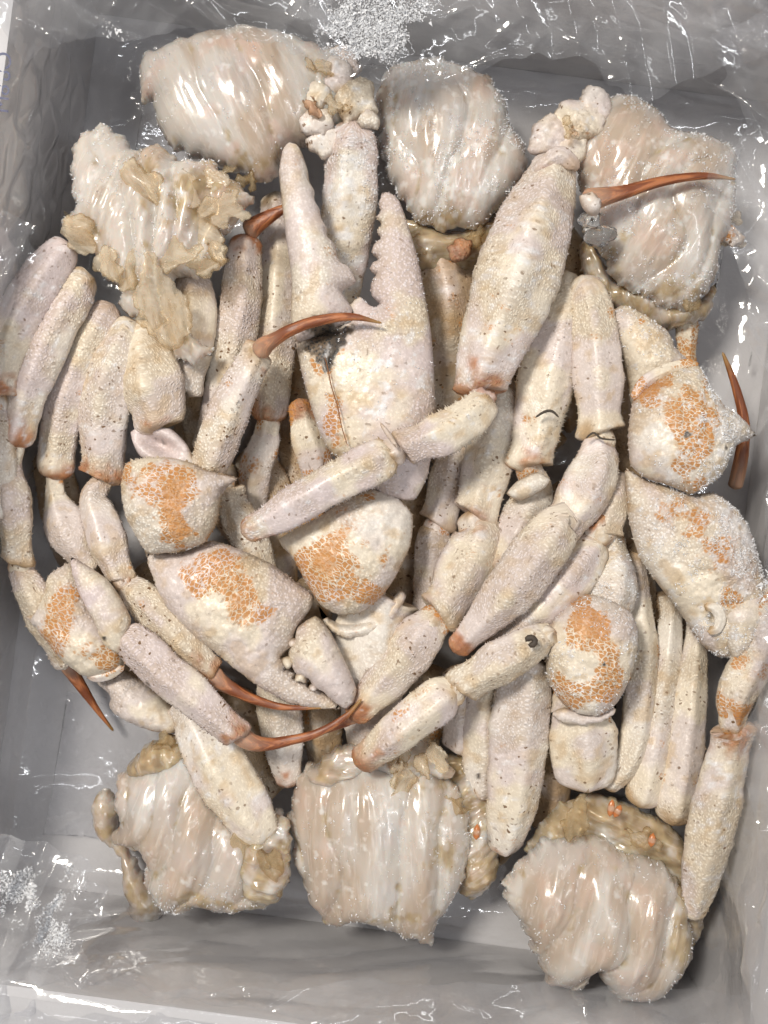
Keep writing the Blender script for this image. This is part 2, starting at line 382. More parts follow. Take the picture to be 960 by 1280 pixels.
PIECE = [0]
def tube(name, parent, pts, z, flat=.74, o0=0, o1=0, mot=0, pnk=.3, spk=.8, frs=0, spines=.5, mat=None, round0=.7, round1=.2,
         keel=.16, tub=1.0, drk=None, stain_shade=0, curve_n=14, sides=34, frostn=0):
    PIECE[0] += 1; sd = PIECE[0]
    zz = z if hasattr(z, '__len__') else (z, z)
    n = len(pts); q = []
    for i, p in enumerate(pts):
        zi = p[3] if len(p) > 3 else np.interp(i / (n - 1), np.linspace(0, 1, len(zz)), zz)
        w = P(p[0], p[1], zi); q.append([*w, p[2] * (CAMZ - zi) / FPX])
    c = catmull(q, curve_n); c, s = resample(c, .0009)
    L = s[-1]; C = c[:, :3]; R = c[:, 3].clip(2e-4) * (1.07 if mat is None else 1.0) * (1 - .22 * np.exp(-(s / L) / .07) * (mat is None)) * (1 - .10 * np.sin(np.clip((s / L - .62) / .38, 0, 1) * math.pi) * (mat is None))
    T = np.gradient(C, axis=0); T /= np.linalg.norm(T, axis=1)[:, None]
    S = np.cross(T, [0, 0, 1.0]); S /= np.linalg.norm(S, axis=1)[:, None]; U = np.cross(S, T)
    prof = np.ones(len(s))
    if o1 >= .9 and round1 < .5: round1 = .9
    e0 = max(R[0] * round0, 1e-5); e1 = max(R[-1] * round1, 1e-5)
    prof *= np.sqrt(np.clip(1 - np.clip((e0 - s) / e0, 0, 1) ** 2, 0.01, 1)); prof *= np.sqrt(np.clip(1 - np.clip((s - L + e1) / e1, 0, 1) ** 2, 0.01, 1))
    if mat is None or mat is M_SHELL:
        prof *= 1 + .08 * np.exp(-((L - s - .002) / .0022) ** 2) + .03 * np.exp(-((s - .003) / .0025) ** 2) - .05 * np.exp(-((L - s - .010) / .004) ** 2)
    m = sides; th = np.arange(m) / m * 2 * math.pi
    ct, st = np.cos(th), np.sin(th)
    if mat is None or mat is M_SHELL:
        rg = RNG.uniform(-14, 14); fr = np.radians([-4, 46 + rg, 128 + rg, 184, 230, 270, 310]); fd = np.array([1, .86, .86, 1, 1, .95, 1])
        rad = (np.maximum(0, np.cos(th[:, None] - fr[None])) / fd).__pow__(14).sum(1) ** (-1 / 14.0); rad = .97 * rad / np.abs(rad * ct).max()
    else: rad = 1 + keel * .5 * np.exp(-((th - 1.15) / .25) ** 2)
    X = C[:, None, :] + (R * prof)[:, None, None] * (rad * ct)[None, :, None] * S[:, None, :] + (R * prof * flat)[:, None, None] * (rad * st)[None, :, None] * U[:, None, :]
    if mat is None or mat is M_SHELL:     # ends cut on the slant
        ob = .30 * RNG.choice((-1, 1)); ed = np.clip(1 - (L - s) / (1.2 * R[-1]), 0, 1) ** 1.5 * (round1 < .5)
        X = X + (ed * R * ob)[:, None, None] * ct[None, :, None] * T[:, None, :]
    V = X.reshape(-1, 3)
    N = ((ct[None, :, None] * S[:, None, :]) + (st[None, :, None] * U[:, None, :])).reshape(-1, 3)
    Rv = np.repeat(R * prof, m)
    dl = fbm(V + sd, 75, 2, sd + 7) * .045 + fbm(V + sd, 160, 2, sd) * .03 + fbm(V + sd, 700, 2, sd + 3) * .02
    V = V + N * (Rv * dl)[:, None]
    rings = len(s); F = []
    idx = np.arange(rings * m).reshape(rings, m)
    a = idx[:-1]; b_ = idx[1:]
    F = np.stack([a, np.roll(a, -1, 1), np.roll(b_, -1, 1), b_], -1).reshape(-1, 4)[:, ::-1].tolist()
    F.append(list(idx[0])); F.append(list(idx[-1][::-1]))
    u = np.repeat(s / L, m); av = np.tile(th, rings)
    suv = np.stack([np.repeat(s, m), np.tile(np.abs(th - math.pi * 1.5 + (th < math.pi / 2) * 2 * math.pi), rings) * np.repeat(R, m) * .9, np.tile(ct, rings) * np.repeat(R, m) * .6], 1) + sd * .137
    jl = np.minimum(.5, .016 / L)
    ori = o0 * np.clip(1.15 - u / jl, 0, 1) + o1 * np.clip(1.15 - (1 - u) / jl, 0, 1)
    if len(np.atleast_1d(mot)) == 1: mot_a = np.full(len(V), float(mot))
    A = dict(suv=suv, ori=ori, grn=np.full(len(V), min(1.0, .2 + tub)), stain_shade=np.full(len(V), float(stain_shade)) if stain_shade else np.maximum(np.exp(-u * L / .006), np.exp(-(1 - u) * L / .006)), gnk=np.zeros(len(V)), mot=mot_a, pnk=np.full(len(V), pnk), spk=np.full(len(V), spk), frs=np.full(len(V), float(frs)),
             drk=np.zeros(len(V)), u=u)
    if drk:
        for (dx, dy, dr, da) in drk:
            w = P(dx, dy, np.mean(zz)); A['drk'] = np.maximum(A['drk'], da * np.exp(-(((V[:, :2] - w[:2]) ** 2).sum(1)) / (dr * (CAMZ - np.mean(zz)) / FPX) ** 2) * (V[:, 2] > C[:, 2].mean() - .001))
    V0, F0 = V, F
    if tub > 0:   # tubercles and rows of spines
        nt_ = int(tub * 22000 * L * R.mean() / .01 * .42)
        p, nr, vi = sample(V, F[:-2], int(nt_ * 1.7), -.2)
        kp = noise(p, 55, sd % 40) + .35 * noise(p, 200, 3) > -.12; p, nr, vi = p[kp], nr[kp], vi[kp]
        sz = RNG.uniform(.00014, .00034, len(p))
        pv, pf = pyramids(p, nr, sz, sz * RNG.uniform(.7, 1.3, len(p)), len(V))
        V = np.vstack([V, pv]); F = F + pf.tolist()
        for k in A: A[k] = np.concatenate([A[k], np.repeat(A[k][vi], 4, axis=0)])
    if spines > 0:
        rows = []
        rc = int(m * (87 + (rg if (mat is None or mat is M_SHELL) else 0)) / 360)
        for col in (0, m // 2, 1, m // 2 - 1, rc, rc + 1, rc - 1):
            ks = np.arange(int(rings * .06), int(rings * .95)); ks = ks[RNG.random(len(ks)) < (.55 if col in (0, m // 2, 1, m // 2 - 1) else .3) * min(1, spines)]
            rows.append(idx[ks, col])
        vi = np.concatenate(rows)
        if len(vi):
            nr = N[vi] + RNG.normal(size=(len(vi), 3)) * .15; nr /= np.linalg.norm(nr, axis=1)[:, None]
            sz = RNG.uniform(.0003, .0006, len(vi))
            pv, pf = pyramids(V[vi], nr, sz, sz * RNG.uniform(.9, 1.9, len(vi)) * (.6 + spines), len(V))
            V = np.vstack([V, pv]); F = F + pf.tolist()
            for k in A: A[k] = np.concatenate([A[k], np.repeat(A[k][vi], 4, axis=0)])
    o = mk(name, V, F, mat or M_SHELL, parent, A)
    if frostn: frost_on(parent if parent.parent else o, V0, F0, frostn)
    return o

def inflate(name, parent, outline, z, T, mat=None, step=.0016, rough=.0, axis=90, tilt=(0, 0), under=.6, disp=None, paint=None, tub=1.0,
            corner=False, subdiv=True, frostn=0, frostzone=None, power=.40, spk=.4, pnk=.3, frs=0, mot=0, lump=.07, edge_spines=0, gnk=0, ori=0):
    """closed outline (photo pixels at height z) puffed up like a shell; half thickness T metres"""
    PIECE[0] += 1; sd = PIECE[0]
    O = np.array([P(x, y, z)[:2] for x, y in outline])
    if not corner:
        lin = np.concatenate([O[i] + (np.roll(O, -1, 0)[i] - O[i]) * np.linspace(0, 1, 8, endpoint=False)[:, None] for i in range(len(O))])
        O = .55 * catmull(O, 8, True) + .45 * lin
    area = .5 * abs(np.dot(O[:, 0], np.roll(O[:, 1], 1)) - np.dot(O[:, 1], np.roll(O[:, 0], 1)))
    step = max(step, math.sqrt(area / 2100))
    B, sarc = resample(O, step * .8, True)
    if rough > 0:
        nb = np.roll(B, -1, 0) - np.roll(B, 1, 0); nb = np.stack([nb[:, 1], -nb[:, 0]], 1); nb /= np.linalg.norm(nb, axis=1)[:, None] + 1e-12
        B3 = np.c_[B, np.full(len(B), sd * .1)]
        B = B + nb * (rough * (.65 * fbm(B3, 95, 3, sd) + .55 * fbm(B3, 300, 3, sd + 1)))[:, None]
    lo, hi = B.min(0), B.max(0)
    gy = np.arange(lo[1] + step * .5, hi[1], step * .866); G = []
    for r, y in enumerate(gy):
        xs = np.arange(lo[0] + (step * .5 if r % 2 else 0), hi[0], step); G.append(np.c_[xs, np.full(len(xs), y)])
    G = np.vstack(G)
    # inside test and distance to the edge
    x0, y0 = B[:, 0], B[:, 1]; x1, y1 = np.roll(x0, -1), np.roll(y0, -1)
    ins = np.zeros(len(G), bool); dist = np.full(len(G), 9.0)
    for i in range(len(B)):
        cond = (y0[i] > G[:, 1]) != (y1[i] > G[:, 1])
        with np.errstate(divide='ignore', invalid='ignore'):
            xi = (x1[i] - x0[i]) * (G[:, 1] - y0[i]) / (y1[i] - y0[i] + 1e-18) + x0[i]
        ins ^= cond & (G[:, 0] < xi)
        e = np.array([x1[i] - x0[i], y1[i] - y0[i]]); l2 = (e ** 2).sum() + 1e-18
        t = np.clip(((G - B[i]) @ e) / l2, 0, 1)
        dist = np.minimum(dist, np.linalg.norm(G - B[i] - t[:, None] * e, axis=1))
    G = G[ins & (dist > step * .45)]
    nb_ = len(B); pts = np.vstack([B, G])
    res = delaunay_2d_cdt([Vector(p) for p in pts], [], [list(range(nb_))], 1, 1e-7)
    XY = np.array([[v.x, v.y] for v in res[0]]); F = [list(f) for f in res[2] if len(f) == 3]
    n = len(XY)
    # boundary verts of the result
    from collections import Counter
    ec = Counter()
    for f in F:
        for a, b_ in ((0, 1), (1, 2), (2, 0)): ec[tuple(sorted((f[a], f[b_])))] += 1
    isb = np.zeros(n, bool)
    for (a, b_), k in ec.items():
        if k == 1: isb[a] = isb[b_] = True
    used = np.zeros(n, bool)
    for f in F: used[f] = True
    fixed = isb | ~used
    free = np.where(~fixed)[0]; rid = -np.ones(n, int); rid[free] = np.arange(len(free))
    A_ = np.zeros((len(free), len(free)))
    for (a, b_) in ec:
        for p, q in ((a, b_), (b_, a)):
            if rid[p] >= 0:
                A_[rid[p], rid[p]] += 1
                if rid[q] >= 0: A_[rid[p], rid[q]] -= 1
    u = np.zeros(n)
    if len(free): u[free] = np.linalg.solve(A_, np.full(len(free), 1.5))
    if subdiv:
        mid = {}; X = XY.tolist(); uu = u.tolist(); bb = isb.tolist(); F2 = []
        def gm(a, b_):
            k = (a, b_) if a < b_ else (b_, a)
            if k not in mid:
                mid[k] = len(X); X.append([(X[a][0] + X[b_][0]) / 2, (X[a][1] + X[b_][1]) / 2]); uu.append((uu[a] + uu[b_]) / 2); bb.append(ec.get(k, 0) == 1)
            return mid[k]
        for a, b_, c in F:
            i, j, k = gm(a, b_), gm(b_, c), gm(c, a)
            F2 += [[a, i, k], [i, b_, j], [k, j, c], [i, j, k]]
        XY = np.array(X); u = np.array(uu); isb = np.array(bb); F = F2; n = len(XY)
    h = (u / max(u.max(), 1e-12)) ** power
    ctr = XY.mean(0)
    px = XY[:, 0] * FPX / (CAMZ - z) + 480; py = 640 - XY[:, 1] * FPX / (CAMZ - z)
    zt = T * h
    p3 = np.c_[XY, np.full(n, sd * .31)]
    if mat is M_MEAT:
        aa = math.radians(axis); q2 = XY - ctr
        p3 = np.c_[(q2 @ np.array([math.cos(aa), math.sin(aa)])) * .3, q2 @ np.array([-math.sin(aa), math.cos(aa)]), np.full(n, sd * .31)] * np.array([.8, .8, 1]); lump *= .55
    zt = zt + h ** .7 * T * (lump * fbm(p3, 120, 3, sd) + lump * .35 * noise(p3, 600, sd + 4))
    if disp is not None: zt = zt + disp(px, py, h) * h ** .5
    top = np.c_[XY, z + zt]; bot = np.c_[XY, z - under * T * h]
    V = np.vstack([top, bot[~isb]])
    mapb = np.arange(n); mapb[~isb] = n + np.arange((~isb).sum())
    tri = np.array(F); e1 = XY[tri[:, 1]] - XY[tri[:, 0]]; e2 = XY[tri[:, 2]] - XY[tri[:, 0]]
    cw = (e1[:, 0] * e2[:, 1] - e1[:, 1] * e2[:, 0]) < 0
    tri[cw] = tri[cw][:, ::-1]
    FA = np.vstack([tri, mapb[tri][:, ::-1]])
    R = Matrix.Rotation(tilt[0], 3, 'X') @ Matrix.Rotation(tilt[1], 3, 'Y')
    if tilt != (0, 0):
        c3 = np.array([*ctr, z]); V = (V - c3) @ np.array(R).T + c3
    ang = math.radians(axis); ax = np.array([math.cos(ang), math.sin(ang)]); pr = np.array([-ax[1], ax[0]])
    q = V[:, :2] - ctr
    suv = np.c_[q @ ax, q @ pr, (V[:, 2] - z) * .7] + sd * .171
    nv = len(V)
    allpx = np.concatenate([px, px[~isb]]); allpy = np.concatenate([py, py[~isb]]); allh = np.concatenate([h, h[~isb]])
    A = dict(suv=suv, grn=np.full(nv, min(1.0, .2 + tub)), stain_shade=.75 * np.exp(-allh / .28), ori=np.full(nv, float(ori)), mot=np.full(nv, float(mot)), pnk=np.full(nv, float(pnk)), spk=np.full(nv, float(spk)), frs=np.full(nv, float(frs)),
             drk=np.zeros(nv), gnk=np.full(nv, float(gnk)), u=allh)
    if paint is not None:
        for k, v in paint(allpx, allpy, allh).items(): A[k] = v
    if mat is M_MEAT: A['frs'] = .8 * A['frs'] + .45 * np.exp(-allh / .2)
    if disp is not None and hasattr(disp, 'groove'):
        gv = np.concatenate([disp.groove, disp.groove[~isb]]); A['gnk'] = np.maximum(A['gnk'], .38 * gv)
    V0 = V; F0 = FA.tolist(); F = FA.tolist()
    if tub > 0:
        p, nr, vi = sample(V[:n], tri.tolist(), int(tub * area * 1.5e6), .1)
        sz = RNG.uniform(.00014, .00032, len(p))
        pv, pf = pyramids(p, nr, sz, sz * RNG.uniform(.6, 1.2, len(p)), nv)
        V = np.vstack([V, pv]); F += pf.tolist()
        for k in A: A[k] = np.concatenate([A[k], np.repeat(A[k][vi], 4, axis=0)])
    if edge_spines > 0:
        vi = np.where(isb)[0]; vi = vi[RNG.random(len(vi)) < edge_spines]
        d = V0[vi] - V0.mean(0); d[:, 2] = 0; d /= np.linalg.norm(d, axis=1)[:, None]; d[:, 2] = RNG.uniform(-.2, .5, len(vi))
        sz = RNG.uniform(.0003, .0006, len(vi))
        pv, pf = pyramids(V0[vi], d, sz, sz * RNG.uniform(1.0, 2.4, len(vi)), len(V))
        V = np.vstack([V, pv]); F += pf.tolist()
        for k in A: A[k] = np.concatenate([A[k], np.repeat(A[k][vi], 4, axis=0)])
    o = mk(name, V, F, mat or M_SHELL, parent, A)
    if frostn:
        fp = o if (parent is None or not (parent.parent and parent.parent.parent)) and (parent is None or parent.parent is None) else parent
        frost_on(fp, V0, F0, frostn, frostzone)
    return o

def tip(parent, pts, z, name='claw_tip', flat=.8):
    pts = [(p[0], p[1], p[2] * (1.05 - .30 * min(1, i / (len(pts) - 1.) * 2))) for i, p in enumerate(pts)]
    return tube(name, parent, pts, z, flat=flat, mat=M_HORN, tub=0, spines=0, round1=.2, sides=18, keel=.3)

def joint(parent, x, y, r, z, ang=0, ori=.6):
    """short soft joint between two segments"""
    a = math.radians(ang); dx, dy = math.cos(a), -math.sin(a)
    return tube('joint', parent, [(x - dx * r * .7, y - dy * r * .7, r * .8), (x, y, r), (x + dx * r * .7, y + dy * r * .7, r * .85)], z,
                flat=.8, o0=ori, o1=ori, mat=M_SHELL, tub=.3, spines=0, pnk=0, spk=1)

def leg(cluster, segs, label=None):
    """segs: dicts for tube(); the first is the leg itself, the rest its sub-parts"""
    root = None
    for i, s in enumerate(segs):
        s = dict(s); nm = s.pop('name', ['leg', 'knee_segment', 'shin_segment', 'claw_tip'][min(i, 3)])
        pts = s.pop('pts'); z = s.pop('z')
        par = cluster if root is None else root
        if i > 0 and not s.get('tip'):
            pa, pb = segs[i - 1]['pts'][-1], pts[0]; d = math.hypot(pa[0] - pb[0], pa[1] - pb[1])
            if d < 40:
                pts = [(pa[0] - (pb[0] - pa[0]) / (d + 1e-6) * 3, pa[1] - (pb[1] - pa[1]) / (d + 1e-6) * 3, min(pa[2], pb[2]) * .72)] + list(pts)
                if d < 16: pts.pop(1)
                if hasattr(z, '__len__'): pz = segs[i - 1]['z']; z = (((pz[-1] if hasattr(pz, '__len__') else pz) + z[0]) / 2, *z)
        if s.pop('tip', False): o = tip(par, pts, z, nm)
        else: o = tube(nm, par, pts, z, **s)
        if root is None: root = o
        if i + 1 < len(segs) and not segs[i + 1].get('tip'):
            a = pts[-1]; b_ = segs[i + 1]['pts'][0]
            zb = segs[i + 1]['z']; zb = zb[0] if hasattr(zb, '__len__') else zb
            za = z[-1] if hasattr(z, '__len__') else z
            if math.hypot(a[0] - b_[0], a[1] - b_[1]) < 40:
                d = math.hypot(b_[0] - a[0], b_[1] - a[1]) + 1e-6; ux, uy = (b_[0] - a[0]) / d, (b_[1] - a[1]) / d
                hw = min(a[2], b_[2])
                tube('joint', root, [(a[0] - ux * 12, a[1] - uy * 12, hw * .7), ((a[0] + b_[0]) / 2, (a[1] + b_[1]) / 2, hw * .84), (b_[0] + ux * 12, b_[1] + uy * 12, hw * .7)], (za, (za + zb) / 2, zb),
                     o0=.55, o1=.55, mot=.3, tub=.3, spines=0, pnk=0, spk=1.5)
    return root

def blob(px, py, cx, cy, rx, ry=None, rot=0):
    ry = ry or rx; a = math.radians(rot)
    dx, dy = px - cx, py - cy
    X = dx * math.cos(a) + dy * math.sin(a); Y = -dx * math.sin(a) + dy * math.cos(a)
    return np.exp(-(X / rx) ** 2 - (Y / ry) ** 2)

def ridges(cx, cy, ang, width, amp, fan=0.0, phase=0.0):
    """muscle chambers of a body section: rounded ribs side by side"""
    a = math.radians(ang); dx, dy = math.cos(a), -math.sin(a); nx, ny = -dy, dx
    def f(px, py, h):
        s = (px - cx) * nx + (py - cy) * ny; l = (px - cx) * dx + (py - cy) * dy
        t = s / (width * (1 + fan * l / 100.0)) + phase + .12 * np.sin(l / 23.0) + .55 * noise(np.c_[px, py, px * 0], .012, 3)
        r = np.abs(np.cos(t * math.pi)) ** .75
        f.groove = sstep(r, .55, .15)
        va = np.clip(1 + .9 * noise(np.c_[np.floor(t + .5) * 7.3, l * .01, px * 0], 1.0, 5), .25, 2)
        return amp * va * (r - .5) + amp * .25 * fbm(np.c_[s * .035, l * .008, px * 0], 1.0, 3, 8)
    return f

def flake(parent, x, y, z, r, name='gill_flake', mat=None, stretch=1.6, ang=None, tiltmax=.6, rough=.0030, T=.00016, ori=0):
    ang = random.uniform(0, 360) if ang is None else ang
    k = random.randint(9, 13); a0 = math.radians(ang); pts = []
    for i in range(k):
        t = 2 * math.pi * i / k; q = r * random.uniform(.5, 1.25)
        lx, ly = q * stretch * math.cos(t), q * math.sin(t)
        pts.append((x + lx * math.cos(a0) - ly * math.sin(a0), y + lx * math.sin(a0) + ly * math.cos(a0)))
    s = random.random() * 9
    amp = r * .00036 * .8; r *= 1.15
    return inflate(name, parent, pts, z, T, mat or M_GILL, rough=rough * .8, tub=0, step=.0011, subdiv=False, power=.3, axis=-ang,
                   tilt=(random.uniform(-tiltmax, tiltmax), random.uniform(-tiltmax, tiltmax)),
                   disp=lambda px, py, h: amp * np.sin((px * math.cos(a0 + 1.2) + py * math.sin(a0 + 1.2)) / (r * .55) + s), ori=ori, under=1.0)

def lumpy(parent, x, y, r, z, ori=0, mot=0, name='joint', frs=.2, mat=None, gnk=0, T=.55):
    a0 = random.uniform(0, 6)
    pts = [(x + r * random.uniform(.75, 1.2) * math.cos(a0 + t), y + r * random.uniform(.75, 1.2) * math.sin(a0 + t)) for t in np.arange(9) * 2 * math.pi / 9]
    return inflate(name, parent, pts, z, r * .00035 * T, mat, rough=.0014, lump=.35, step=.0011, tub=.8 if mat is None else 0, ori=ori, mot=mot, frs=frs, spk=1.4, gnk=gnk, axis=random.uniform(0, 180), subdiv=False)

# ------------------------------------------------------------------ setting: table
tb = mk('table', [(-1.5, -1.5, -.006), (1.5, -1.5, -.006), (1.5, 1.5, -.006), (-1.5, 1.5, -.006)], [(0, 1, 2, 3)], M_TABLE); tag(tb, kind='structure')

# ------------------------------------------------------------------ cardboard box (turned a little)
TH = math.radians(-7.5); RZ = .100
k_ = (CAMZ - RZ) / FPX
rdir = np.array([math.cos(TH), math.sin(TH)]); udir = np.array([-math.sin(TH), math.cos(TH)])
def rim_c(px, py): return np.array([(px - 480) * k_, (640 - py) * k_])
BL = rim_c(19, 130) @ rdir - .006; BR = rim_c(945, 1000) @ rdir + .016; BB = rim_c(285, 1268) @ udir; BT = BB + .424
def bw(r, u, z): return np.array([*(r * rdir + u * udir), z])
def boxmesh(r0, r1, u0, u1, z0, z1):
    V = [bw(r, u, z) for z in (z0, z1) for (r, u) in ((r0, u0), (r1, u0), (r1, u1), (r0, u1))]
    return V, [(3, 2, 1, 0), (4, 5, 6, 7), (0, 1, 5, 4), (1, 2, 6, 5), (2, 3, 7, 6), (3, 0, 4, 7)]
box = thing('cardboard_box', bw((BL + BR) / 2, (BB + BT) / 2, -.004), 'open white cardboard box lined with clear plastic, holding all the crab', 'box')
tk = .004
mk('box_bottom', *boxmesh(BL - tk, BR + tk, BB - tk, BT + tk, -.004, 0), M_BOX, box, smooth=False)
for nm, a in (('box_wall', (BL - tk, BL, BB - tk, BT + tk)), ('box_wall', (BR, BR + tk, BB - tk, BT + tk)), ('box_wall', (BL, BR, BB - tk, BB)), ('box_wall', (BL, BR, BT, BT + tk))):
    mk(nm, *boxmesh(*a, 0.0005, RZ), M_BOX, box, smooth=False)
# flaps folded outwards
def flap(a, b_, out, drop):
    n = np.array([*out, 0.0]); A0 = np.array([*a, RZ - .001]); B0 = np.array([*b_, RZ - .001])
    V = []
    for t in (0, .003):
        for p, s in ((A0, 0), (B0, 0), (B0, 1), (A0, 1)):
            V.append(p + n * (.0045 + .13 * s) + np.array([0, 0, -drop * s - t]))
    o = mk('box_flap', V, [(3, 2, 1, 0), (4, 5, 6, 7), (0, 1, 5, 4), (1, 2, 6, 5), (2, 3, 7, 6), (3, 0, 4, 7)], M_BOX, box, smooth=False)
    return o
c_ = lambda r, u: r * rdir + u * udir
fl_left = flap(c_(BL, BB), c_(BL, BT), -rdir, .03); flap(c_(BR, BT), c_(BR, BB), rdir, .03)
flap(c_(BR, BB), c_(BL, BB), -udir, .03); flap(c_(BL, BT), c_(BR, BT), udir, .03)
# blue print on the left flap
for i, ch in enumerate('O88M'):
    cu = bpy.data.curves.new('printed_letter', 'FONT'); cu.body = ch; cu.size = .0085; cu.align_x = 'CENTER'; cu.align_y = 'CENTER'; cu.extrude = .00005
    cu.materials.append(M_INK)
    tmp = bpy.data.objects.new('tmp', cu); COL.objects.link(tmp); bpy.context.view_layer.update()
    me = bpy.data.meshes.new_from_object(tmp.evaluated_get(bpy.context.evaluated_depsgraph_get())); bpy.data.objects.remove(tmp)
    o = bpy.data.objects.new('printed_letter', me); COL.objects.link(o); o.parent = box
    q = P(7 - i * 1.0, 78 + i * 18, .0985)
    o.location = tuple(q + np.array([0, 0, .0012]) - WLOC[box.name]); o.rotation_euler = (0, -.21, math.radians(83))

# ------------------------------------------------------------------ plastic bag lining
def tri_w(t): return np.abs((t % 1.0) - .5) * 4 - 1
def crumple(p, amp, f0, seed, n=6):
    r = np.random.default_rng(seed); z = 0
    w = np.stack([fbm(p, f0 * .35, 2, seed + 1), fbm(p, f0 * .35, 2, seed + 2)], 1)
    for i in range(n):
        d = r.normal(size=3); d /= np.linalg.norm(d); f = f0 * 1.55 ** i
        z = z + amp * .72 ** i * tri_w((p @ d) * f + r.random() + .9 * w[:, i % 2]) * np.clip(.35 + noise(p, f0 * .6, seed + 9 + i) * 1.4, 0, 1.2)
    return z
def creases(p, k, seed, amp=.002, w=.0022, extra=()):
    r = np.random.default_rng(seed); z = np.zeros(len(p)); wh = np.zeros(len(p))
    L_ = []
    for i in range(k):
        c = p[r.integers(len(p))]; q = p[r.integers(len(p))]; d = q - c; d /= np.linalg.norm(d) + 1e-9
        d = d + r.normal(size=3) * .5; d /= np.linalg.norm(d); ln = r.uniform(.008, .05)
        L_.append((c - d * ln, c + d * ln, amp * r.uniform(.4, 1.3) * (1 if r.random() < .75 else -1), w * r.uniform(.5, 1.5)))
    L_ += list(extra)
    for a0, b0, am, ww in L_:
        e = b0 - a0; l2 = (e ** 2).sum(); lo = np.minimum(a0, b0) - 6 * ww; hi = np.maximum(a0, b0) + 6 * ww
        m = ((p >= lo) & (p <= hi)).all(1)
        if not m.any(): continue
        q = p[m]; t = ((q - a0) @ e) / l2; tt = np.clip(t, 0, 1)
        dd = np.linalg.norm(q - a0 - tt[:, None] * e + .0007 * np.sin(tt * 5)[:, None], axis=1)
        pf = np.exp(-dd / ww) * np.sin(np.clip(t, 0.02, .98) * math.pi) ** .5
        z[m] += am * pf; wh[m] = np.maximum(wh[m], pf)
    return z, wh
bag = thing('plastic_bag', bw((BL + BR) / 2, (BB + BT) / 2, .001), 'crinkled clear plastic bag lining the box under the crab', 'plastic bag')
def bag_liner():
    ins = .006; r0, r1, u0, u1 = BL + ins, BR - ins, BB + ins, BT - ins; rc = .02
    loop = []
    for (cx, cy, a0) in ((r1 - rc, u1 - rc, 0), (r0 + rc, u1 - rc, 90), (r0 + rc, u0 + rc, 180), (r1 - rc, u0 + rc, 270)):
        for t in np.linspace(0, 90, 10): a = math.radians(a0 + t); loop.append((cx + rc * math.cos(a), cy + rc * math.sin(a)))
    B, s = resample(np.array(loop), .0017, True)
    nb = np.roll(B, -1, 0) - np.roll(B, 1, 0); nb = np.stack([nb[:, 1], -nb[:, 0]], 1); nb /= np.linalg.norm(nb, axis=1)[:, None]
    # profile: floor (inwards) -> wall -> over the rim -> down outside
    prof = [(-.09, .0035), (-.03, .0035), (-.010, .005), (-.003, .012), (0, .03), (0, .06), (.0, .09), (.002, RZ + .003), (.008, RZ + .006), (.016, RZ + .004), (.05, RZ - .006), (.10, RZ - .014)]
    pr, _ = resample(catmull(prof, 8), .0017)
    V = []
    for (o_, z_) in pr: V.append(np.c_[B + nb * o_, np.full(len(B), z_)])
    rows, cols = len(pr), len(B); V = np.vstack(V)
    Vw = np.c_[V[:, :1] * rdir[0] + V[:, 1:2] * udir[0], V[:, :1] * rdir[1] + V[:, 1:2] * udir[1], V[:, 2]]
    ow = np.repeat(pr[:, 0], cols); zr = np.repeat(pr[:, 1], cols)
    nw = np.tile(np.c_[nb[:, :1] * rdir[0] + nb[:, 1:2] * udir[0], nb[:, :1] * rdir[1] + nb[:, 1:2] * udir[1]], (rows, 1))
    c = crumple(Vw, .0038, 9, 3, 5)
    wall = np.clip(1 - np.abs(ow) / .02, 0, 1)
    cz, cw = creases(Vw, 130, 77, .0022, .0024, [(P(330, 1150, .012), P(700, 1285, .05), .005, .0016), (P(560, 1215, .03), P(690, 1290, .06), .004, .0014), (P(0, 265, .08), P(72, 296, .07), .003, .0015), (P(25, 110, .09), P(52, 172, .06), .003, .0014), (P(0, 965, .05), P(120, 915, .012), .003, .002)])
    c = c + np.sign(c) * cz * 1.1
    amp = np.where(ow < -.004, .45, 1.0)
    inward = -np.abs(c) * wall * .9 + .0015 * wall
    Vw[:, :2] += nw * (inward * amp)[:, None]
    Vw[:, 2] += np.where(ow < -.004, np.abs(c) * .5, 0) + np.where(ow > .001, c * 1.2 + .002, 0)
    idx = np.arange(rows * cols).reshape(rows, cols)
    a, b_ = idx[:-1], idx[1:]
    F = np.stack([a, b_, np.roll(b_, -1, 1), np.roll(a, -1, 1)], -1).reshape(-1, 4).tolist()
    mlk = np.clip((zr - .07) / .04, 0, 1) * .2 + cw * .12
    return mk('bag_lining', Vw, F, M_BAG, bag, dict(mlk=mlk))
bag_liner()

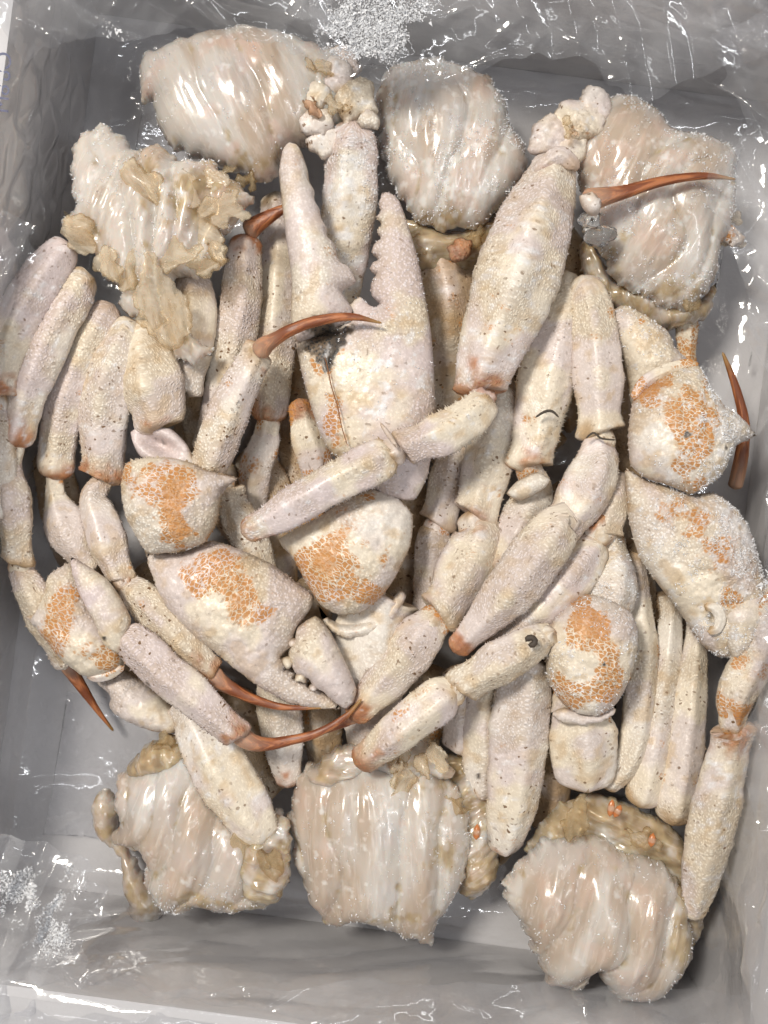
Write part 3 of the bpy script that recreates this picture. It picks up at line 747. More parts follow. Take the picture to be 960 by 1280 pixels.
def bag_fold(quad, zc, nu, nv, seed, amp=.006, f0=11, mlk=.1, ncr=42, name='bag_fold'):
    """crumpled film spanning four corners (pixels, each with its height), ragged inner edge"""
    Q = np.array([P(x, y, z) for x, y, z in quad])
    u, v = np.meshgrid(np.linspace(0, 1, nu), np.linspace(0, 1, nv)); u = u.ravel(); v = v.ravel()
    # v=0 outer edge, v=1 inner free edge
    vv = v * (1 + .16 * noise(np.c_[u * 5, u * 0, u * 0], 1.3, seed) + .05 * noise(np.c_[u * 17, u * 0, u * 0], 1.3, seed + 1))
    p = ((1 - u) * (1 - vv))[:, None] * Q[0] + (u * (1 - vv))[:, None] * Q[1] + (u * vv)[:, None] * Q[2] + ((1 - u) * vv)[:, None] * Q[3]
    c = crumple(p, amp, f0, seed, 5)
    cz, cw = creases(p, ncr, seed + 5, .0026, .0020)
    p[:, 2] += c + cz ; p[:, :2] += .35 * np.stack([crumple(p, amp, f0, seed + 40, 4), crumple(p, amp, f0, seed + 50, 4)], 1)
    idx = np.arange(nu * nv).reshape(nv, nu)
    F = np.stack([idx[:-1, :-1], idx[1:, :-1], idx[1:, 1:], idx[:-1, 1:]], -1).reshape(-1, 4).tolist()
    m = np.clip(.6 * mlk + .16 * fbm(p, 30, 3, seed) + .15 * cw, 0, 1) * (1 - .85 * v ** 2)
    return mk(name, p, F, M_BAG, bag, dict(mlk=m)), p, F
FOLDS = []
FOLDS.append(bag_fold([(380, -70, .105), (1040, -90, .108), (930, 105, .088), (400, 85, .086)], 0, 260, 90, 21, amp=.006, mlk=.34))
FOLDS.append(bag_fold([(-60, -60, .108), (420, -80, .105), (400, 70, .09), (20, 60, .10)], 0, 180, 80, 22, amp=.008, mlk=.18))
FOLDS.append(bag_fold([(1070, -60, .108), (1050, 560, .106), (915, 420, .085), (900, 40, .09)], 0, 240, 90, 23, amp=.010, mlk=.42))
FOLDS.append(bag_fold([(1040, 480, .104), (1030, 1340, .10), (925, 1220, .08), (955, 520, .092)], 0, 300, 60, 24, amp=.007, mlk=.3))
FOLDS.append(bag_fold([(-90, 1290, .106), (-70, 1020, .10), (120, 1075, .084), (140, 1250, .088)], 0, 140, 120, 25, amp=.011, mlk=.45))
FOLDS.append(bag_fold([(1000, 1370, .104), (-60, 1300, .106), (90, 1225, .09), (960, 1240, .08)], 0, 360, 80, 26, amp=.008, mlk=.16))
FOLDS.append(bag_fold([(-80, 620, .10), (-60, 230, .10), (60, 290, .088), (0, 420, .08)], 0, 90, 50, 27, amp=.002, mlk=.08))

# ------------------------------------------------------------------ crab clusters
GRP = 'frozen crab clusters in the box'
def cluster(x, y, label): return thing('crab_cluster', P(x, y, .004), label, 'crab', GRP)

# ---- top-left cluster (pink body section, arm pointing down)
A = cluster(300, 130, 'crab cluster with smooth pale pink body section, at the top beside the back-left corner')
inflate('body_section', A, [(172, 76), (180, 63), (200, 64), (225, 57), (270, 45), (300, 38), (350, 42), (390, 55), (415, 65), (440, 80), (448, 120), (430, 160), (400, 175), (380, 182), (352, 200), (345, 225), (320, 232), (300, 215), (270, 210), (245, 200), (220, 190), (200, 165), (192, 130), (176, 128), (172, 100)],
        .046, .020, M_MEAT, rough=.0024, axis=115, tub=0, disp=ridges(290, 130, 115, 56, .0018, .1), pnk=.8, frs=.18, frostn=500, lump=.08,
        paint=lambda x, y, h: dict(ori=.75 * blob(x, y, 174, 84, 8, 14) + .5 * blob(x, y, 400, 120, 14, 18), gnk=.75 * blob(x, y, 330, 215, 50, 18) + .35 * blob(x, y, 400, 130, 25, 40)))
arm = tube('claw_arm', A, [(443, 150, 27), (440, 185, 33), (436, 250, 34), (428, 325, 32), (420, 400, 26)], (.058, .052, .045, .036, .03), frs=.5, pnk=.8, spk=1, o0=.3, frostn=500)
for (x, y, r, o_, z) in ((395, 118, 17, .75, .060), (418, 98, 26, .2, .056), (446, 128, 26, .35, .058), (395, 152, 18, .45, .058), (408, 178, 20, .2, .054), (430, 80, 20, .1, .052), (462, 150, 13, .4, .060)):
    lumpy(A, x, y, r * 1.15, z, o_ * .34)
for i in range(0): lumpy(A, random.uniform(385, 425), random.uniform(100, 165), random.uniform(7, 12), .066, random.choice((.1, .7)), mat=M_MEAT, gnk=.4)
for i in range(5): flake(A, random.uniform(385, 440), random.uniform(75, 165), .064, random.uniform(6, 11), ori=random.choice((0, 0, .6)))
for i in range(6): flake(A, random.uniform(250, 345), random.uniform(205, 235), .05, random.uniform(6, 12), mat=M_HIP)
leg(A, [dict(pts=[(345, 240, 20), (350, 310, 25), (346, 385, 27), (341, 460, 27), (335, 530, 25)], z=(.03, .034, .034), o1=.95, spk=1.1, pnk=.1),
        dict(pts=[(330, 556, 19), (319, 585, 20), (317, 620, 19), (322, 655, 16)], z=(.032, .026), o0=.5, mot=.2)])
leg(A, [dict(pts=[(309, 292, 20), (304, 335, 24), (301, 385, 25), (288, 450, 25), (274, 505, 23), (262, 560, 20)], z=(.048, .044, .036), o0=.75, spk=1.3, pnk=.5, name='leg', keel=.3),
        dict(pts=[(307, 292, 15), (322, 280, 13), (345, 266, 10), (362, 258, 6)], z=(.048, .052), tip=True, name='claw_tip')])

# ---- left cluster (ragged body, claw over the middle-left, four curved legs)
B = cluster(190, 270, 'crab cluster with ragged beige frilled body section and four curved legs along the left wall')
inflate('body_section', B, [(122, 148), (135, 160), (152, 172), (175, 190), (205, 190), (225, 205), (245, 203), (262, 200), (285, 222), (300, 235), (316, 248), (300, 270), (280, 300), (272, 330), (250, 350), (222, 352), (226, 390), (244, 425), (268, 434), (262, 450), (235, 456), (212, 440), (186, 408), (160, 396), (145, 366), (125, 345), (118, 312), (86, 300), (79, 284), (98, 268), (92, 235), (99, 186)],
        .060, .017, M_MEAT, rough=.003, axis=70, tub=0, lump=.22, pnk=.05, frs=.2, frostn=900,
        disp=ridges(170, 260, 100, 40, .0035, .15),
        paint=lambda x, y, h: dict(gnk=.7 * blob(x, y, 255, 255, 65, 60) + .7 * blob(x, y, 210, 400, 45, 60) + .5 * blob(x, y, 100, 290, 25, 20) + .25 * blob(x, y, 180, 260, 30, 60)))
for (x, y, r, a, s) in ((100, 290, 15, 25, 1.5), (115, 320, 11, 60, 1.5), (135, 335, 12, 80, 1.8), (165, 330, 12, 95, 2.6), (215, 320, 20, 10, 1.3), (255, 285, 20, 30, 1.4), (285, 260, 15, -20, 1.6), (310, 240, 9, 12, 3.0), (240, 235, 16, 60, 1.3),
                        (205, 290, 17, 80, 1.6), (270, 225, 13, 40, 1.3), (195, 360, 22, 80, 1.9), (218, 405, 17, 75, 2.0), (240, 437, 10, 8, 2.6), (150, 290, 12, 70, 1.9), (255, 330, 13, -10, 1.5), (180, 225, 15, 55, 1.8), (295, 285, 11, 0, 1.3), (230, 262, 15, 30, 1.4), (265, 310, 12, 60, 1.4), (130, 300, 10, 30, 1.5)):
    if r >= 12: flake(B, x, y, random.uniform(.070, .077), r * 1.3, ang=a, stretch=s, tiltmax=.3)
for i in range(0): flake(B, random.uniform(225, 310), random.uniform(210, 290), random.uniform(.074, .084), random.uniform(5, 10))
leg(B, [dict(pts=[(92, 308, 20), (70, 325, 25), (38, 372, 28), (10, 430, 28), (-6, 500, 25)], z=(.064, .070, .070), o1=.8, pnk=.8, spk=.7, frs=.25),
        dict(pts=[(-8, 520, 18), (-2, 580, 22), (2, 650, 20)], z=(.068, .060))])
leg(B, [dict(pts=[(118, 348, 18), (96, 362, 25), (65, 417, 27), (35, 486, 27), (17, 560, 25)], z=(.062, .066, .064), o1=.95, pnk=.7, spk=.7, frs=.3),
        dict(pts=[(10, 588, 17), (15, 620, 22), (19, 660, 22), (22, 705, 20)], z=(.062, .056), pnk=.5),
        dict(pts=[(28, 708, 18), (40, 740, 21), (62, 790, 20), (85, 830, 15)], z=(.052, .036), pnk=.3),
        dict(pts=[(80, 826, 10), (103, 860, 8), (122, 888, 5), (142, 914, 2)], z=(.026, .012), tip=True)])
l3 = leg(B, [dict(pts=[(142, 380, 16), (130, 398, 23), (101, 452, 26), (78, 520, 26), (68, 600, 25)], z=(.058, .056, .048), o1=.9, pnk=.5, spk=.8, frs=.3, drk=[(49, 584, 4, 1)]),
        dict(pts=[(70, 622, 14), (82, 655, 27), (104, 690, 26), (122, 715, 18)], z=(.046, .046), pnk=.1, spk=.5, mot=.22)])
inflate('knee_plate', l3, [(89, 697), (106, 705), (134, 724), (150, 746), (164, 774), (157, 800), (150, 818), (131, 806), (116, 771), (100, 743), (91, 718)], .066, .007, axis=-55, pnk=1, spk=.4, tub=.4,
        paint=lambda x, y, h: dict(ori=.45 * blob(x, y, 90, 702, 10) + .5 * blob(x, y, 152, 812, 8), drk=.9 * blob(x, y, 135, 795, 5)))
tube('shin_segment', l3, [(152, 792, 20), (165, 802, 25), (204, 840, 26), (244, 872, 25), (281, 905, 23), (302, 922, 17)], (.064, .066, .066), o1=.8, pnk=.7, spk=1.8, drk=[(187, 853, 5, .8)])
tip(l3, [(294, 914, 12), (312, 927, 12), (332, 930, 10), (355, 927, 9), (395, 917, 7), (430, 897, 5), (452, 874, 2)], (.064, .062, .064))
leg(B, [dict(pts=[(170, 402, 15), (160, 416, 24), (140, 462, 29), (129, 525, 31), (129, 600, 28)], z=(.060, .058, .050), o1=.75, pnk=.5, spk=.9, frs=.25),
        dict(pts=[(117, 622, 17), (126, 650, 23), (138, 690, 25), (153, 728, 17)], z=(.052, .056), spk=.7, o1=.3),
        dict(pts=[(156, 726, 16), (170, 742, 22), (204, 776, 23), (245, 818, 22), (270, 844, 16)], z=(.056, .058, .056), o1=.75, spk=1.6),
        dict(pts=[(262, 836, 12), (274, 851, 12), (292, 862, 10), (320, 875, 8), (355, 884, 5.5), (405, 885, 1.5)], z=(.056, .060), tip=True)])
arm = tube('claw_arm', B, [(188, 398, 18), (182, 430, 34), (188, 475, 41), (198, 512, 38), (200, 538, 24)], (.056, .056, .056), pnk=.1, spk=.5, o1=.35, spines=.2)
tube('arm_ridge', arm, [(238, 335, 20), (244, 380, 25), (240, 440, 25), (232, 490, 20)], (.050, .048), pnk=.1, spk=.4, spines=.1)
inflate('arm_socket', arm, [(163, 540), (186, 531), (214, 536), (234, 556), (243, 582), (205, 584), (174, 570)], .056, .006, pnk=.9, spk=.1, tub=0, disp=lambda x, y, h: -.010 * blob(x, y, 200, 556, 24, 10, 25), paint=lambda x, y, h: dict(drk=.40 * blob(x, y, 198, 552, 22, 9, 20)))
carp = [(156, 583), (164, 576), (186, 572), (213, 572), (241, 579), (258, 588), (296, 598), (279, 612), (275, 631), (272, 651), (256, 678), (220, 689), (186, 692), (172, 672), (158, 644), (152, 610)]
inflate('wrist', arm, carp, .068, .013, axis=80, pnk=.1, spk=.2, tub=1.2, edge_spines=.35, step=.0013,
        paint=lambda x, y, h: dict(mot=np.clip(.75 * blob(x, y, 195, 612, 34, 26) + 1.3 * blob(x, y, 222, 632, 10, 38, -8) + 1.1 * blob(x, y, 240, 665, 22, 12) + .9 * blob(x, y, 240, 610, 14, 30) + .8 * blob(x, y, 160, 590, 10, 14), 0, 1.25), ori=.35 * blob(x, y, 240, 668, 18, 8)))
C2 = lambda L_: [(x / 2.823 + 140, y / 2.823 + 520) for x, y in L_]
inflate('palm', arm, C2([(125, 490), (250, 480), (350, 440), (450, 470), (560, 520), (640, 580), (712, 632), (700, 680), (660, 740), (640, 790), (652, 812), (618, 826), (600, 850), (632, 868), (612, 892), (652, 902), (645, 926), (690, 930), (690, 952), (728, 962), (770, 992), (805, 1030), (720, 1032), (620, 1010), (500, 940), (400, 860), (300, 780), (200, 680), (158, 600)]), .058, .015, axis=-40, pnk=.3, spk=.5, tub=1.5, edge_spines=.3,
        paint=lambda x, y, h: dict(mot=np.clip(.80 * blob(x, y, 285, 725, 70, 34, 38), 0, 1.0)))
fg = inflate('finger', arm, C2([(655, 745), (720, 705), (770, 760), (820, 860), (862, 960), (852, 1010), (825, 1035), (775, 1002), (742, 968), (712, 958), (695, 925), (652, 912), (632, 875), (622, 835), (645, 790)]), .061, .011, axis=-55, pnk=.4, spk=.5)

for (x, y, r) in ((622, 868, 24), (668, 922, 22), (712, 958, 16), (640, 802, 20)):
    q = C2([(x, y)])[0]; rr = r / 2.823
    inflate('tooth', arm, [(q[0] + rr * math.cos(t) * random.uniform(.75, 1.3), q[1] + rr * math.sin(t) * random.uniform(.75, 1.2)) for t in np.arange(7) * math.pi * 2 / 7], .062, .0055, tub=0, pnk=0, spk=0, lump=.3, subdiv=False, step=.001)

# ---- bottom-middle cluster (big claw reaching up the middle)
Fc = cluster(480, 1060, 'crab cluster with the big open claw, white body section at the bottom middle')
C4 = lambda L_: [(x / 2.667 + 240, y / 2.667 + 160) for x, y in L_]
inflate('body_section', Fc, [(365, 985), (375, 965), (400, 955), (440, 952), (500, 940), (535, 948), (562, 965), (577, 1000), (587, 1040), (582, 1090), (562, 1120), (548, 1145), (541, 1180), (515, 1167), (480, 1158), (450, 1145), (418, 1160), (403, 1150), (382, 1125), (374, 1085), (361, 1040)],
        .038, .021, M_MEAT, rough=.0024, axis=92, tub=0, disp=ridges(470, 1050, 84, 56, .0030, .1, .2), pnk=.25, frs=.2, frostn=700, lump=.1,
        paint=lambda x, y, h: dict(gnk=.6 * blob(x, y, 560, 1060, 30, 60) + .55 * blob(x, y, 500, 1140, 60, 22) + .5 * blob(x, y, 540, 970, 40, 25), ori=.35 * blob(x, y, 372, 1000, 14, 25)))
arm = tube('claw_arm', Fc, [(474, 960, 34), (464, 880, 38), (462, 835, 44), (468, 785, 52), (474, 735, 50)], (.034, .040, .046, .046), pnk=0, spk=.25, spines=0, tub=.3, frs=0)
inflate('arm_collar', arm, [(398, 757), (410, 772), (425, 779), (455, 776), (480, 760), (500, 738), (508, 745), (494, 772), (462, 794), (428, 797), (406, 782)], .051, .008, pnk=0, spk=.15, tub=0)
inflate('wrist', arm, [(349, 674), (367, 699), (384, 731), (402, 758), (423, 768), (450, 766), (476, 747), (494, 722), (513, 682), (516, 645), (498, 622), (467, 611), (440, 620), (400, 645)], .060, .015, axis=60, pnk=.05, spk=.1, tub=1.2, edge_spines=.2,
        paint=lambda x, y, h: dict(mot=np.clip(1.0 * blob(x, y, 420, 680, 26, 60, 35) + .85 * blob(x, y, 440, 725, 45, 28) + 1.2 * blob(x, y, 462, 745, 14, 10) + .8 * blob(x, y, 385, 705, 18, 30), 0, 1.15) * (1 - blob(x, y, 500, 650, 40, 40)), ori=.6 * blob(x, y, 462, 745, 12, 8)))
palm = C4([(348, 712), (400, 690), (470, 665), (545, 640), (520, 600), (560, 562), (600, 598), (628, 590), (600, 562), (596, 520), (612, 492), (594, 475), (602, 448), (622, 440), (600, 418), (606, 388), (630, 368), (616, 345), (632, 322), (614, 298), (630, 278), (622, 250), (640, 215), (664, 218), (692, 245), (722, 330), (752, 430), (777, 560), (797, 680), (806, 800), (812, 940), (800, 1060), (785, 1160), (740, 1240), (640, 1230), (560, 1160), (470, 1090), (430, 1030), (388, 900), (362, 800)])
def palm_paint(x, y, h):
    crack = np.exp(-((x - (405 + (y - 430) * .24)) / 1.7) ** 2) * ((y > 425) & (y < 552))
    side = blob(x, y, 415, 500, 20, 55, -14)
    return dict(drk=np.clip(1.25 * blob(x, y, 406, 432, 30, 20) + .8 * blob(x, y, 410, 455, 11, 18) + .5 * blob(x, y, 440, 416, 28, 10), 0, 1.1), mot=.62 * side, ori=np.clip(.62 * crack, 0, 1), pnk=.75 + 0 * x, frs=.45 * blob(x, y, 480, 480, 60, 90))
inflate('palm', arm, palm, .060, .0145, axis=80, spk=.55, tub=.9, edge_spines=.12, lump=.03, paint=palm_paint, frostn=500, step=.0013,
        disp=lambda x, y, h: -.0012 * np.exp(-((x - (405 + (y - 430) * .24)) / 3.0) ** 2) * ((y > 425) & (y < 552)) - .003 * blob(x, y, 404, 414, 22, 12))
inflate('finger', arm, C4([(325, 48), (302, 75), (290, 150), (300, 250), (315, 380), (333, 500), (330, 620), (345, 712), (420, 695), (525, 640), (532, 600), (500, 545), (548, 515), (530, 470), (495, 448), (482, 415), (475, 385), (448, 362), (450, 335), (430, 300), (425, 270), (408, 240), (408, 210), (390, 175), (386, 140), (358, 65)]), .064, .012, axis=85, spk=.45, pnk=.6, tub=.4, lump=.03,
        paint=lambda x, y, h: dict(drk=1.05 * blob(x, y, 404, 414, 24, 16)))
tube('crack', arm, [(406, 446, .5), (410, 462, .8), (414, 482, .7), (422, 508, .8), (427, 533, .6), (434, 556, .4)], (.0728, .0738, .0742, .0742, .0738), mat=M_CRACK, tub=0, spines=0, sides=8)
fl1 = leg(Fc, [dict(pts=[(628, 1066, 18), (633, 1045, 25), (641, 1005, 31), (648, 935, 36), (655, 860, 38), (662, 815, 30)], z=(.034, .042, .046, .050), pnk=.4, spk=1.2, frs=.2, drk=[(622, 1020, 4, .8), (668, 940, 5, .5)], o0=.4),
        dict(pts=[(683, 798, 18), (660, 808, 25), (625, 828, 28), (590, 850, 27), (572, 862, 22)], z=(.068, .066), pnk=.0, spk=.8, drk=[(664, 800, 4.5, 1.2)]),
        dict(pts=[(570, 862, 22), (552, 872, 27), (510, 905, 26), (470, 938, 23), (443, 955, 16)], z=(.066, .062), o1=1.15, pnk=.5, spk=1.0)])
tube('eye_hole_rim', fl1, [(657, 802, 3), (660, 798, 4), (665, 797, 4), (669, 801, 4), (666, 806, 4), (660, 806, 3)], .0775, mat=M_DARK, tub=0, spines=0, sides=10)
leg(Fc, [dict(pts=[(603, 1000, 20), (603, 950, 24), (603, 900, 24), (608, 850, 22)], z=(.034, .042), pnk=.1, spk=1.3, drk=[(598, 968, 6, .8)])])
leg(Fc, [dict(pts=[(575, 830, 22), (576, 880, 23), (573, 925, 21), (571, 940, 14)], z=(.036, .034), spk=1.2, pnk=0)])
for i in range(4): flake(Fc, random.uniform(555, 620), random.uniform(960, 1080), random.uniform(.040, .052), random.uniform(8, 15), ori=random.choice((0, .2)), mat=M_HIP)
for i in range(7): flake(Fc, random.uniform(480, 560), random.uniform(935, 975), .056, random.uniform(8, 15), ang=random.uniform(60, 120), stretch=2.0)
for i in range(0): flake(Fc, random.uniform(420, 560), random.uniform(1120, 1165), .046, random.uniform(9, 16))

# ---- top-middle cluster (frosted body, legs running down under the others)
Cc = cluster(555, 180, 'crab cluster with frosty cream body section between the two other back bodies')
inflate('body_section', Cc, [(468, 120), (480, 95), (520, 80), (555, 73), (590, 92), (615, 100), (630, 128), (636, 160), (657, 183), (652, 215), (634, 250), (612, 272), (580, 288), (550, 290), (522, 278), (505, 250), (485, 220), (472, 180)],
        .038, .019, M_MEAT, rough=.0024, axis=80, tub=0, disp=ridges(550, 190, 78, 50, .0020, .1, .3), pnk=.35, frs=.5, frostn=3500, lump=.1,
        paint=lambda x, y, h: dict(gnk=.75 * blob(x, y, 550, 285, 60, 25) + .45 * blob(x, y, 540, 90, 50, 20) + .4 * blob(x, y, 620, 130, 14, 40)))
for (x, y, r) in ((525, 305, 16), (590, 300, 14)):
    flake(Cc, x, y, .040, r, mat=M_HIP)
lumpy(Cc, 575, 312, 16, .044, .85, frs=0, T=.4); pass
leg(Cc, [dict(pts=[(545, 300, 30), (560, 360, 36), (562, 420, 38), (560, 480, 34), (556, 530, 26)], z=(.026, .028), pnk=.2, spk=2.2, stain_shade=.9, mot=.3, name='claw_arm', drk=[(568, 430, 12, .5)]),  # brown tint paints the shade of the deep gap onto this arm
         dict(pts=[(582, 545, 21), (570, 580, 25), (556, 620, 26), (546, 658, 23)], z=(.034, .034), spk=1.2, pnk=.2, name='wrist'),
         dict(pts=[(542, 676, 22), (541, 720, 24), (535, 775, 22)], z=(.034, .034), spk=.8, pnk=0, name='palm')])
cl = leg(Cc, [dict(pts=[(628, 480, 22), (622, 520, 27), (610, 570, 30), (600, 620, 30), (592, 648, 27)], z=(.040, .044, .046), spk=1.1, pnk=.4, o1=.5, frs=.2),
         dict(pts=[(598, 664, 28), (592, 690, 33), (572, 730, 34), (546, 772, 28)], z=(.046, .054), pnk=.4, o0=.55, spk=.8, frs=.2),
         dict(pts=[(534, 786, 27), (522, 800, 29), (492, 838, 28), (462, 872, 24), (438, 900, 15)], z=(.054, .058), o1=1.1, spk=1.0, pnk=.3),
         dict(pts=[(446, 893, 10), (425, 905, 7), (400, 915, 5), (385, 918, 2)], z=(.056, .054), tip=True)])
# ---- top-right cluster (body under the loose tip, long legs and a frosted claw by the right wall)
D = cluster(820, 240, 'crab cluster with translucent body section in the back-right corner, frosted claw by right wall')
inflate('body_section', D, [(718, 200), (728, 160), (745, 132), (770, 122), (800, 127), (830, 148), (848, 165), (900, 178), (919, 187), (917, 230), (914, 270), (905, 300), (896, 330), (884, 362), (860, 386), (830, 386), (800, 372), (768, 350), (742, 312), (724, 285), (735, 265), (720, 240)],
        .046, .020, M_MEAT, rough=.0024, axis=62, tub=0, disp=ridges(820, 250, 62, 52, .0022, .1), pnk=.3, frs=.35, frostn=3000, lump=.1,
        paint=lambda x, y, h: dict(gnk=.8 * blob(x, y, 830, 370, 60, 25) + .35 * blob(x, y, 770, 140, 40, 20) + .5 * blob(x, y, 760, 320, 30, 25)))
for i in range(3): flake(D, random.uniform(745, 880), random.uniform(330, 388), random.uniform(.046, .056), random.uniform(8, 15), tiltmax=.8, mat=M_HIP)
for (x, y, r, o_) in ((690, 172, 30, .1), (722, 150, 34, .2), (742, 132, 24, .1), (716, 184, 24, .1)):
    lumpy(D, x, y, r, .056, o_, .15)
for i in range(3): flake(D, random.uniform(672, 745), random.uniform(125, 190), .066, random.uniform(5, 9), ori=random.choice((0, .3)))
top = tube('leg', D, [(698, 198, 26), (690, 218, 33), (662, 300, 48), (636, 376, 50), (610, 447, 43), (598, 492, 28)], (.056, .060, .064, .068), o1=.75, pnk=.35, spk=.9, frs=.3, spines=.4, o0=.3, drk=[(583, 478, 5, .8)])
tube('collar', top, [(668, 216, 6), (684, 203, 10), (700, 194, 12), (714, 204, 10), (718, 214, 6)], (.064, .066, .064), o0=.3, o1=.3, tub=.3, spines=0, mot=.25)
lumpy(top, 602, 500, 20, .072, .7, name='joint')
tube('knee_segment', top, [(612, 496, 19), (592, 517, 24), (555, 540, 26), (520, 554, 26), (499, 562, 22)], (.073, .079, .080), pnk=.7, spk=.7, spines=1.2, frs=.15)
joint(top, 494, 564, 19, .080, 205, .25)
tube('shin_segment', top, [(494, 564, 23), (476, 573, 27), (440, 592, 26), (400, 613, 25), (345, 645, 23), (302, 667, 14)], (.080, .080, .078), o1=.95, pnk=.8, spk=.7, spines=.9, frs=.2)
tube('knee_splinter', top, [(475, 528, 1.5), (482, 538, 3), (491, 551, 3), (497, 560, 1.5)], .0885, stain_shade=.9, tub=0, spines=0, sides=10)
db = leg(D, [dict(pts=[(705, 338, 16), (705, 370, 27), (697, 420, 34), (682, 483, 36), (670, 545, 32), (660, 585, 26)], z=(.044, .047, .050), o1=.45, pnk=.2, spk=.8, spines=.9, drk=[(684, 517, 3, 0)]),
        dict(pts=[(668, 606, 20), (660, 640, 29), (642, 680, 31), (622, 720, 26)], z=(.044, .046), pnk=.3, spk=.9),
        dict(pts=[(628, 700, 20), (600, 760, 26), (590, 800, 20)], z=(.040, .036), pnk=.2, spk=.9)])
inflate('knee_plate', db, [(633, 617), (648, 600), (671, 590), (689, 600), (677, 614), (650, 626)], .055, .006, pnk=.5, spk=.2, tub=.4, paint=lambda x, y, h: dict(ori=.6 * blob(x, y, 660, 594, 16, 7)))
tube('dark_fleck', db, [(669, 522, 1.2), (680, 515, 1.8), (690, 514, 1.8), (699, 522, 1)], .0625, mat=M_DARK, tub=0, spines=0, sides=8)
dc = leg(D, [dict(pts=[(726, 344, 14), (732, 365, 24), (742, 411, 28), (748, 483, 31), (749, 545, 27)], z=(.050, .052, .054), pnk=.1, spk=1.1, spines=.8, drk=[(750, 540, 4, .5)]),
        dict(pts=[(752, 560, 22), (745, 585, 30), (728, 622, 32), (708, 652, 29), (698, 672, 20)], z=(.056, .062), pnk=.6, spk=.6, o1=.35),
        dict(pts=[(705, 650, 22), (690, 668, 31), (650, 722, 33), (605, 775, 25), (566, 815, 13)], z=(.064, .064, .060), o1=1.1, pnk=.3, spk=1.0)])
tube('dark_fleck', dc, [(732, 548, 1), (742, 541, 1.3), (752, 548, 1.3), (770, 550, 1)], .0645, mat=M_DARK, tub=0, spines=0, sides=8)
leg(D, [dict(pts=[(778, 590, 14), (766, 630, 22), (752, 672, 24)], z=(.046, .050), pnk=.6, spk=.6),
        dict(pts=[(748, 660, 26), (722, 705, 33), (670, 765, 30), (618, 812, 20)], z=(.052, .054), pnk=.5, spk=1.0, frs=.3)])
C6 = lambda L_: [(x / 2.46 + 660, y / 2.46 + 340) for x, y in L_]
inflate('claw_arm_base', D, C6([(245, 135), (290, 102), (340, 128), (420, 180), (450, 240), (505, 295), (460, 380), (340, 420), (315, 400), (300, 300), (265, 210)]), .046, .013, axis=-60, pnk=0, spk=.45, frs=.2, tub=.8, frostn=400)
arm = inflate('claw_arm', D, C6([(325, 390), (390, 335), (460, 300), (520, 288), (552, 350), (590, 408), (640, 440), (698, 502), (628, 540), (595, 620), (545, 660), (500, 682), (430, 655), (360, 632), (315, 592), (308, 500)]), .062, .0155, axis=80, pnk=.05, spk=.1, frs=.2, tub=1.5, edge_spines=.4, frostn=3600,
        frostzone=lambda p: (p[:, 0] > P(868, 0, .07)[0]) | (RNG.random(len(p)) < .15),
        paint=lambda x, y, h: dict(mot=np.clip(1.0 * blob(x, y, 845, 520, 42, 55, -15) + .8 * blob(x, y, 805, 490, 24, 30) + .8 * blob(x, y, 850, 580, 30, 22), 0, .95) * (1 - .8 * blob(x, y, 810, 580, 25, 25)), ori=.6 * blob(x, y, 818, 482, 14, 9), drk=1.1 * blob(x, y, 846, 547, 7) + .8 * blob(x, y, 875, 580, 4) + .8 * blob(x, y, 896, 562, 4), frs=.25 + .8 * blob(x, y, 915, 520, 40, 70)))
tube('wrist_ring', arm, [(792, 500, 7), (806, 478, 8), (830, 464, 8), (858, 456, 8), (873, 462, 6)], .064, o0=.5, o1=.3, mot=.5, tub=.2, spines=0)
inflate('palm', arm, C6([(298, 610), (360, 638), (430, 660), (500, 685), (570, 680), (640, 730), (690, 830), (722, 950), (742, 1010), (732, 1060), (690, 1110), (640, 1180), (590, 1182), (530, 1142), (470, 1050), (400, 960), (340, 870), (310, 760)]), .054, .0155, axis=-55, pnk=.15, spk=.5, frs=.35, tub=1.3, edge_spines=.3, frostn=4200,
        frostzone=lambda p: (p[:, 0] > P(835, 0, .06)[0]) | (RNG.random(len(p)) < .3),
        paint=lambda x, y, h: dict(mot=.60 * blob(x, y, 885, 690, 40, 75, -28), frs=.3 + .7 * blob(x, y, 920, 660, 45, 60)),
        disp=lambda x, y, h: -.006 * blob(x, y, 886, 770, 10, 10) - .002 * blob(x, y, 905, 752, 30, 4))
inflate('finger', arm, C6([(600, 1030), (640, 1010), (690, 985), (742, 1003), (738, 1060), (690, 1130), (640, 1195), (610, 1150)]), .062, .008, axis=-70, pnk=0, spk=.3, frs=.4, tub=.6, frostn=400)
tube('tooth', arm, [(880, 757, 6), (893, 760, 7), (900, 772, 7), (896, 786, 6), (885, 788, 5)], .066, tub=0, spines=0, spk=0, pnk=0)
leg(D, [dict(pts=[(858, 370, 12), (859, 410, 13), (858, 455, 12)], z=(.036, .03), spk=2, o0=.4, mot=.4, pnk=0)])
leg(D, [dict(pts=[(885, 300, 12), (905, 290, 12), (925, 305, 9)], z=(.05, .05), spk=1, mot=.3, o1=.3),
        dict(pts=[(918, 612, 9), (926, 575, 10), (930, 530, 9), (919, 482, 7), (903, 440, 2)], z=(.034, .040), tip=True, name='claw_tip')])
for i in range(10): flake(D, random.uniform(885, 925), random.uniform(270, 310), .046, random.uniform(5, 9))

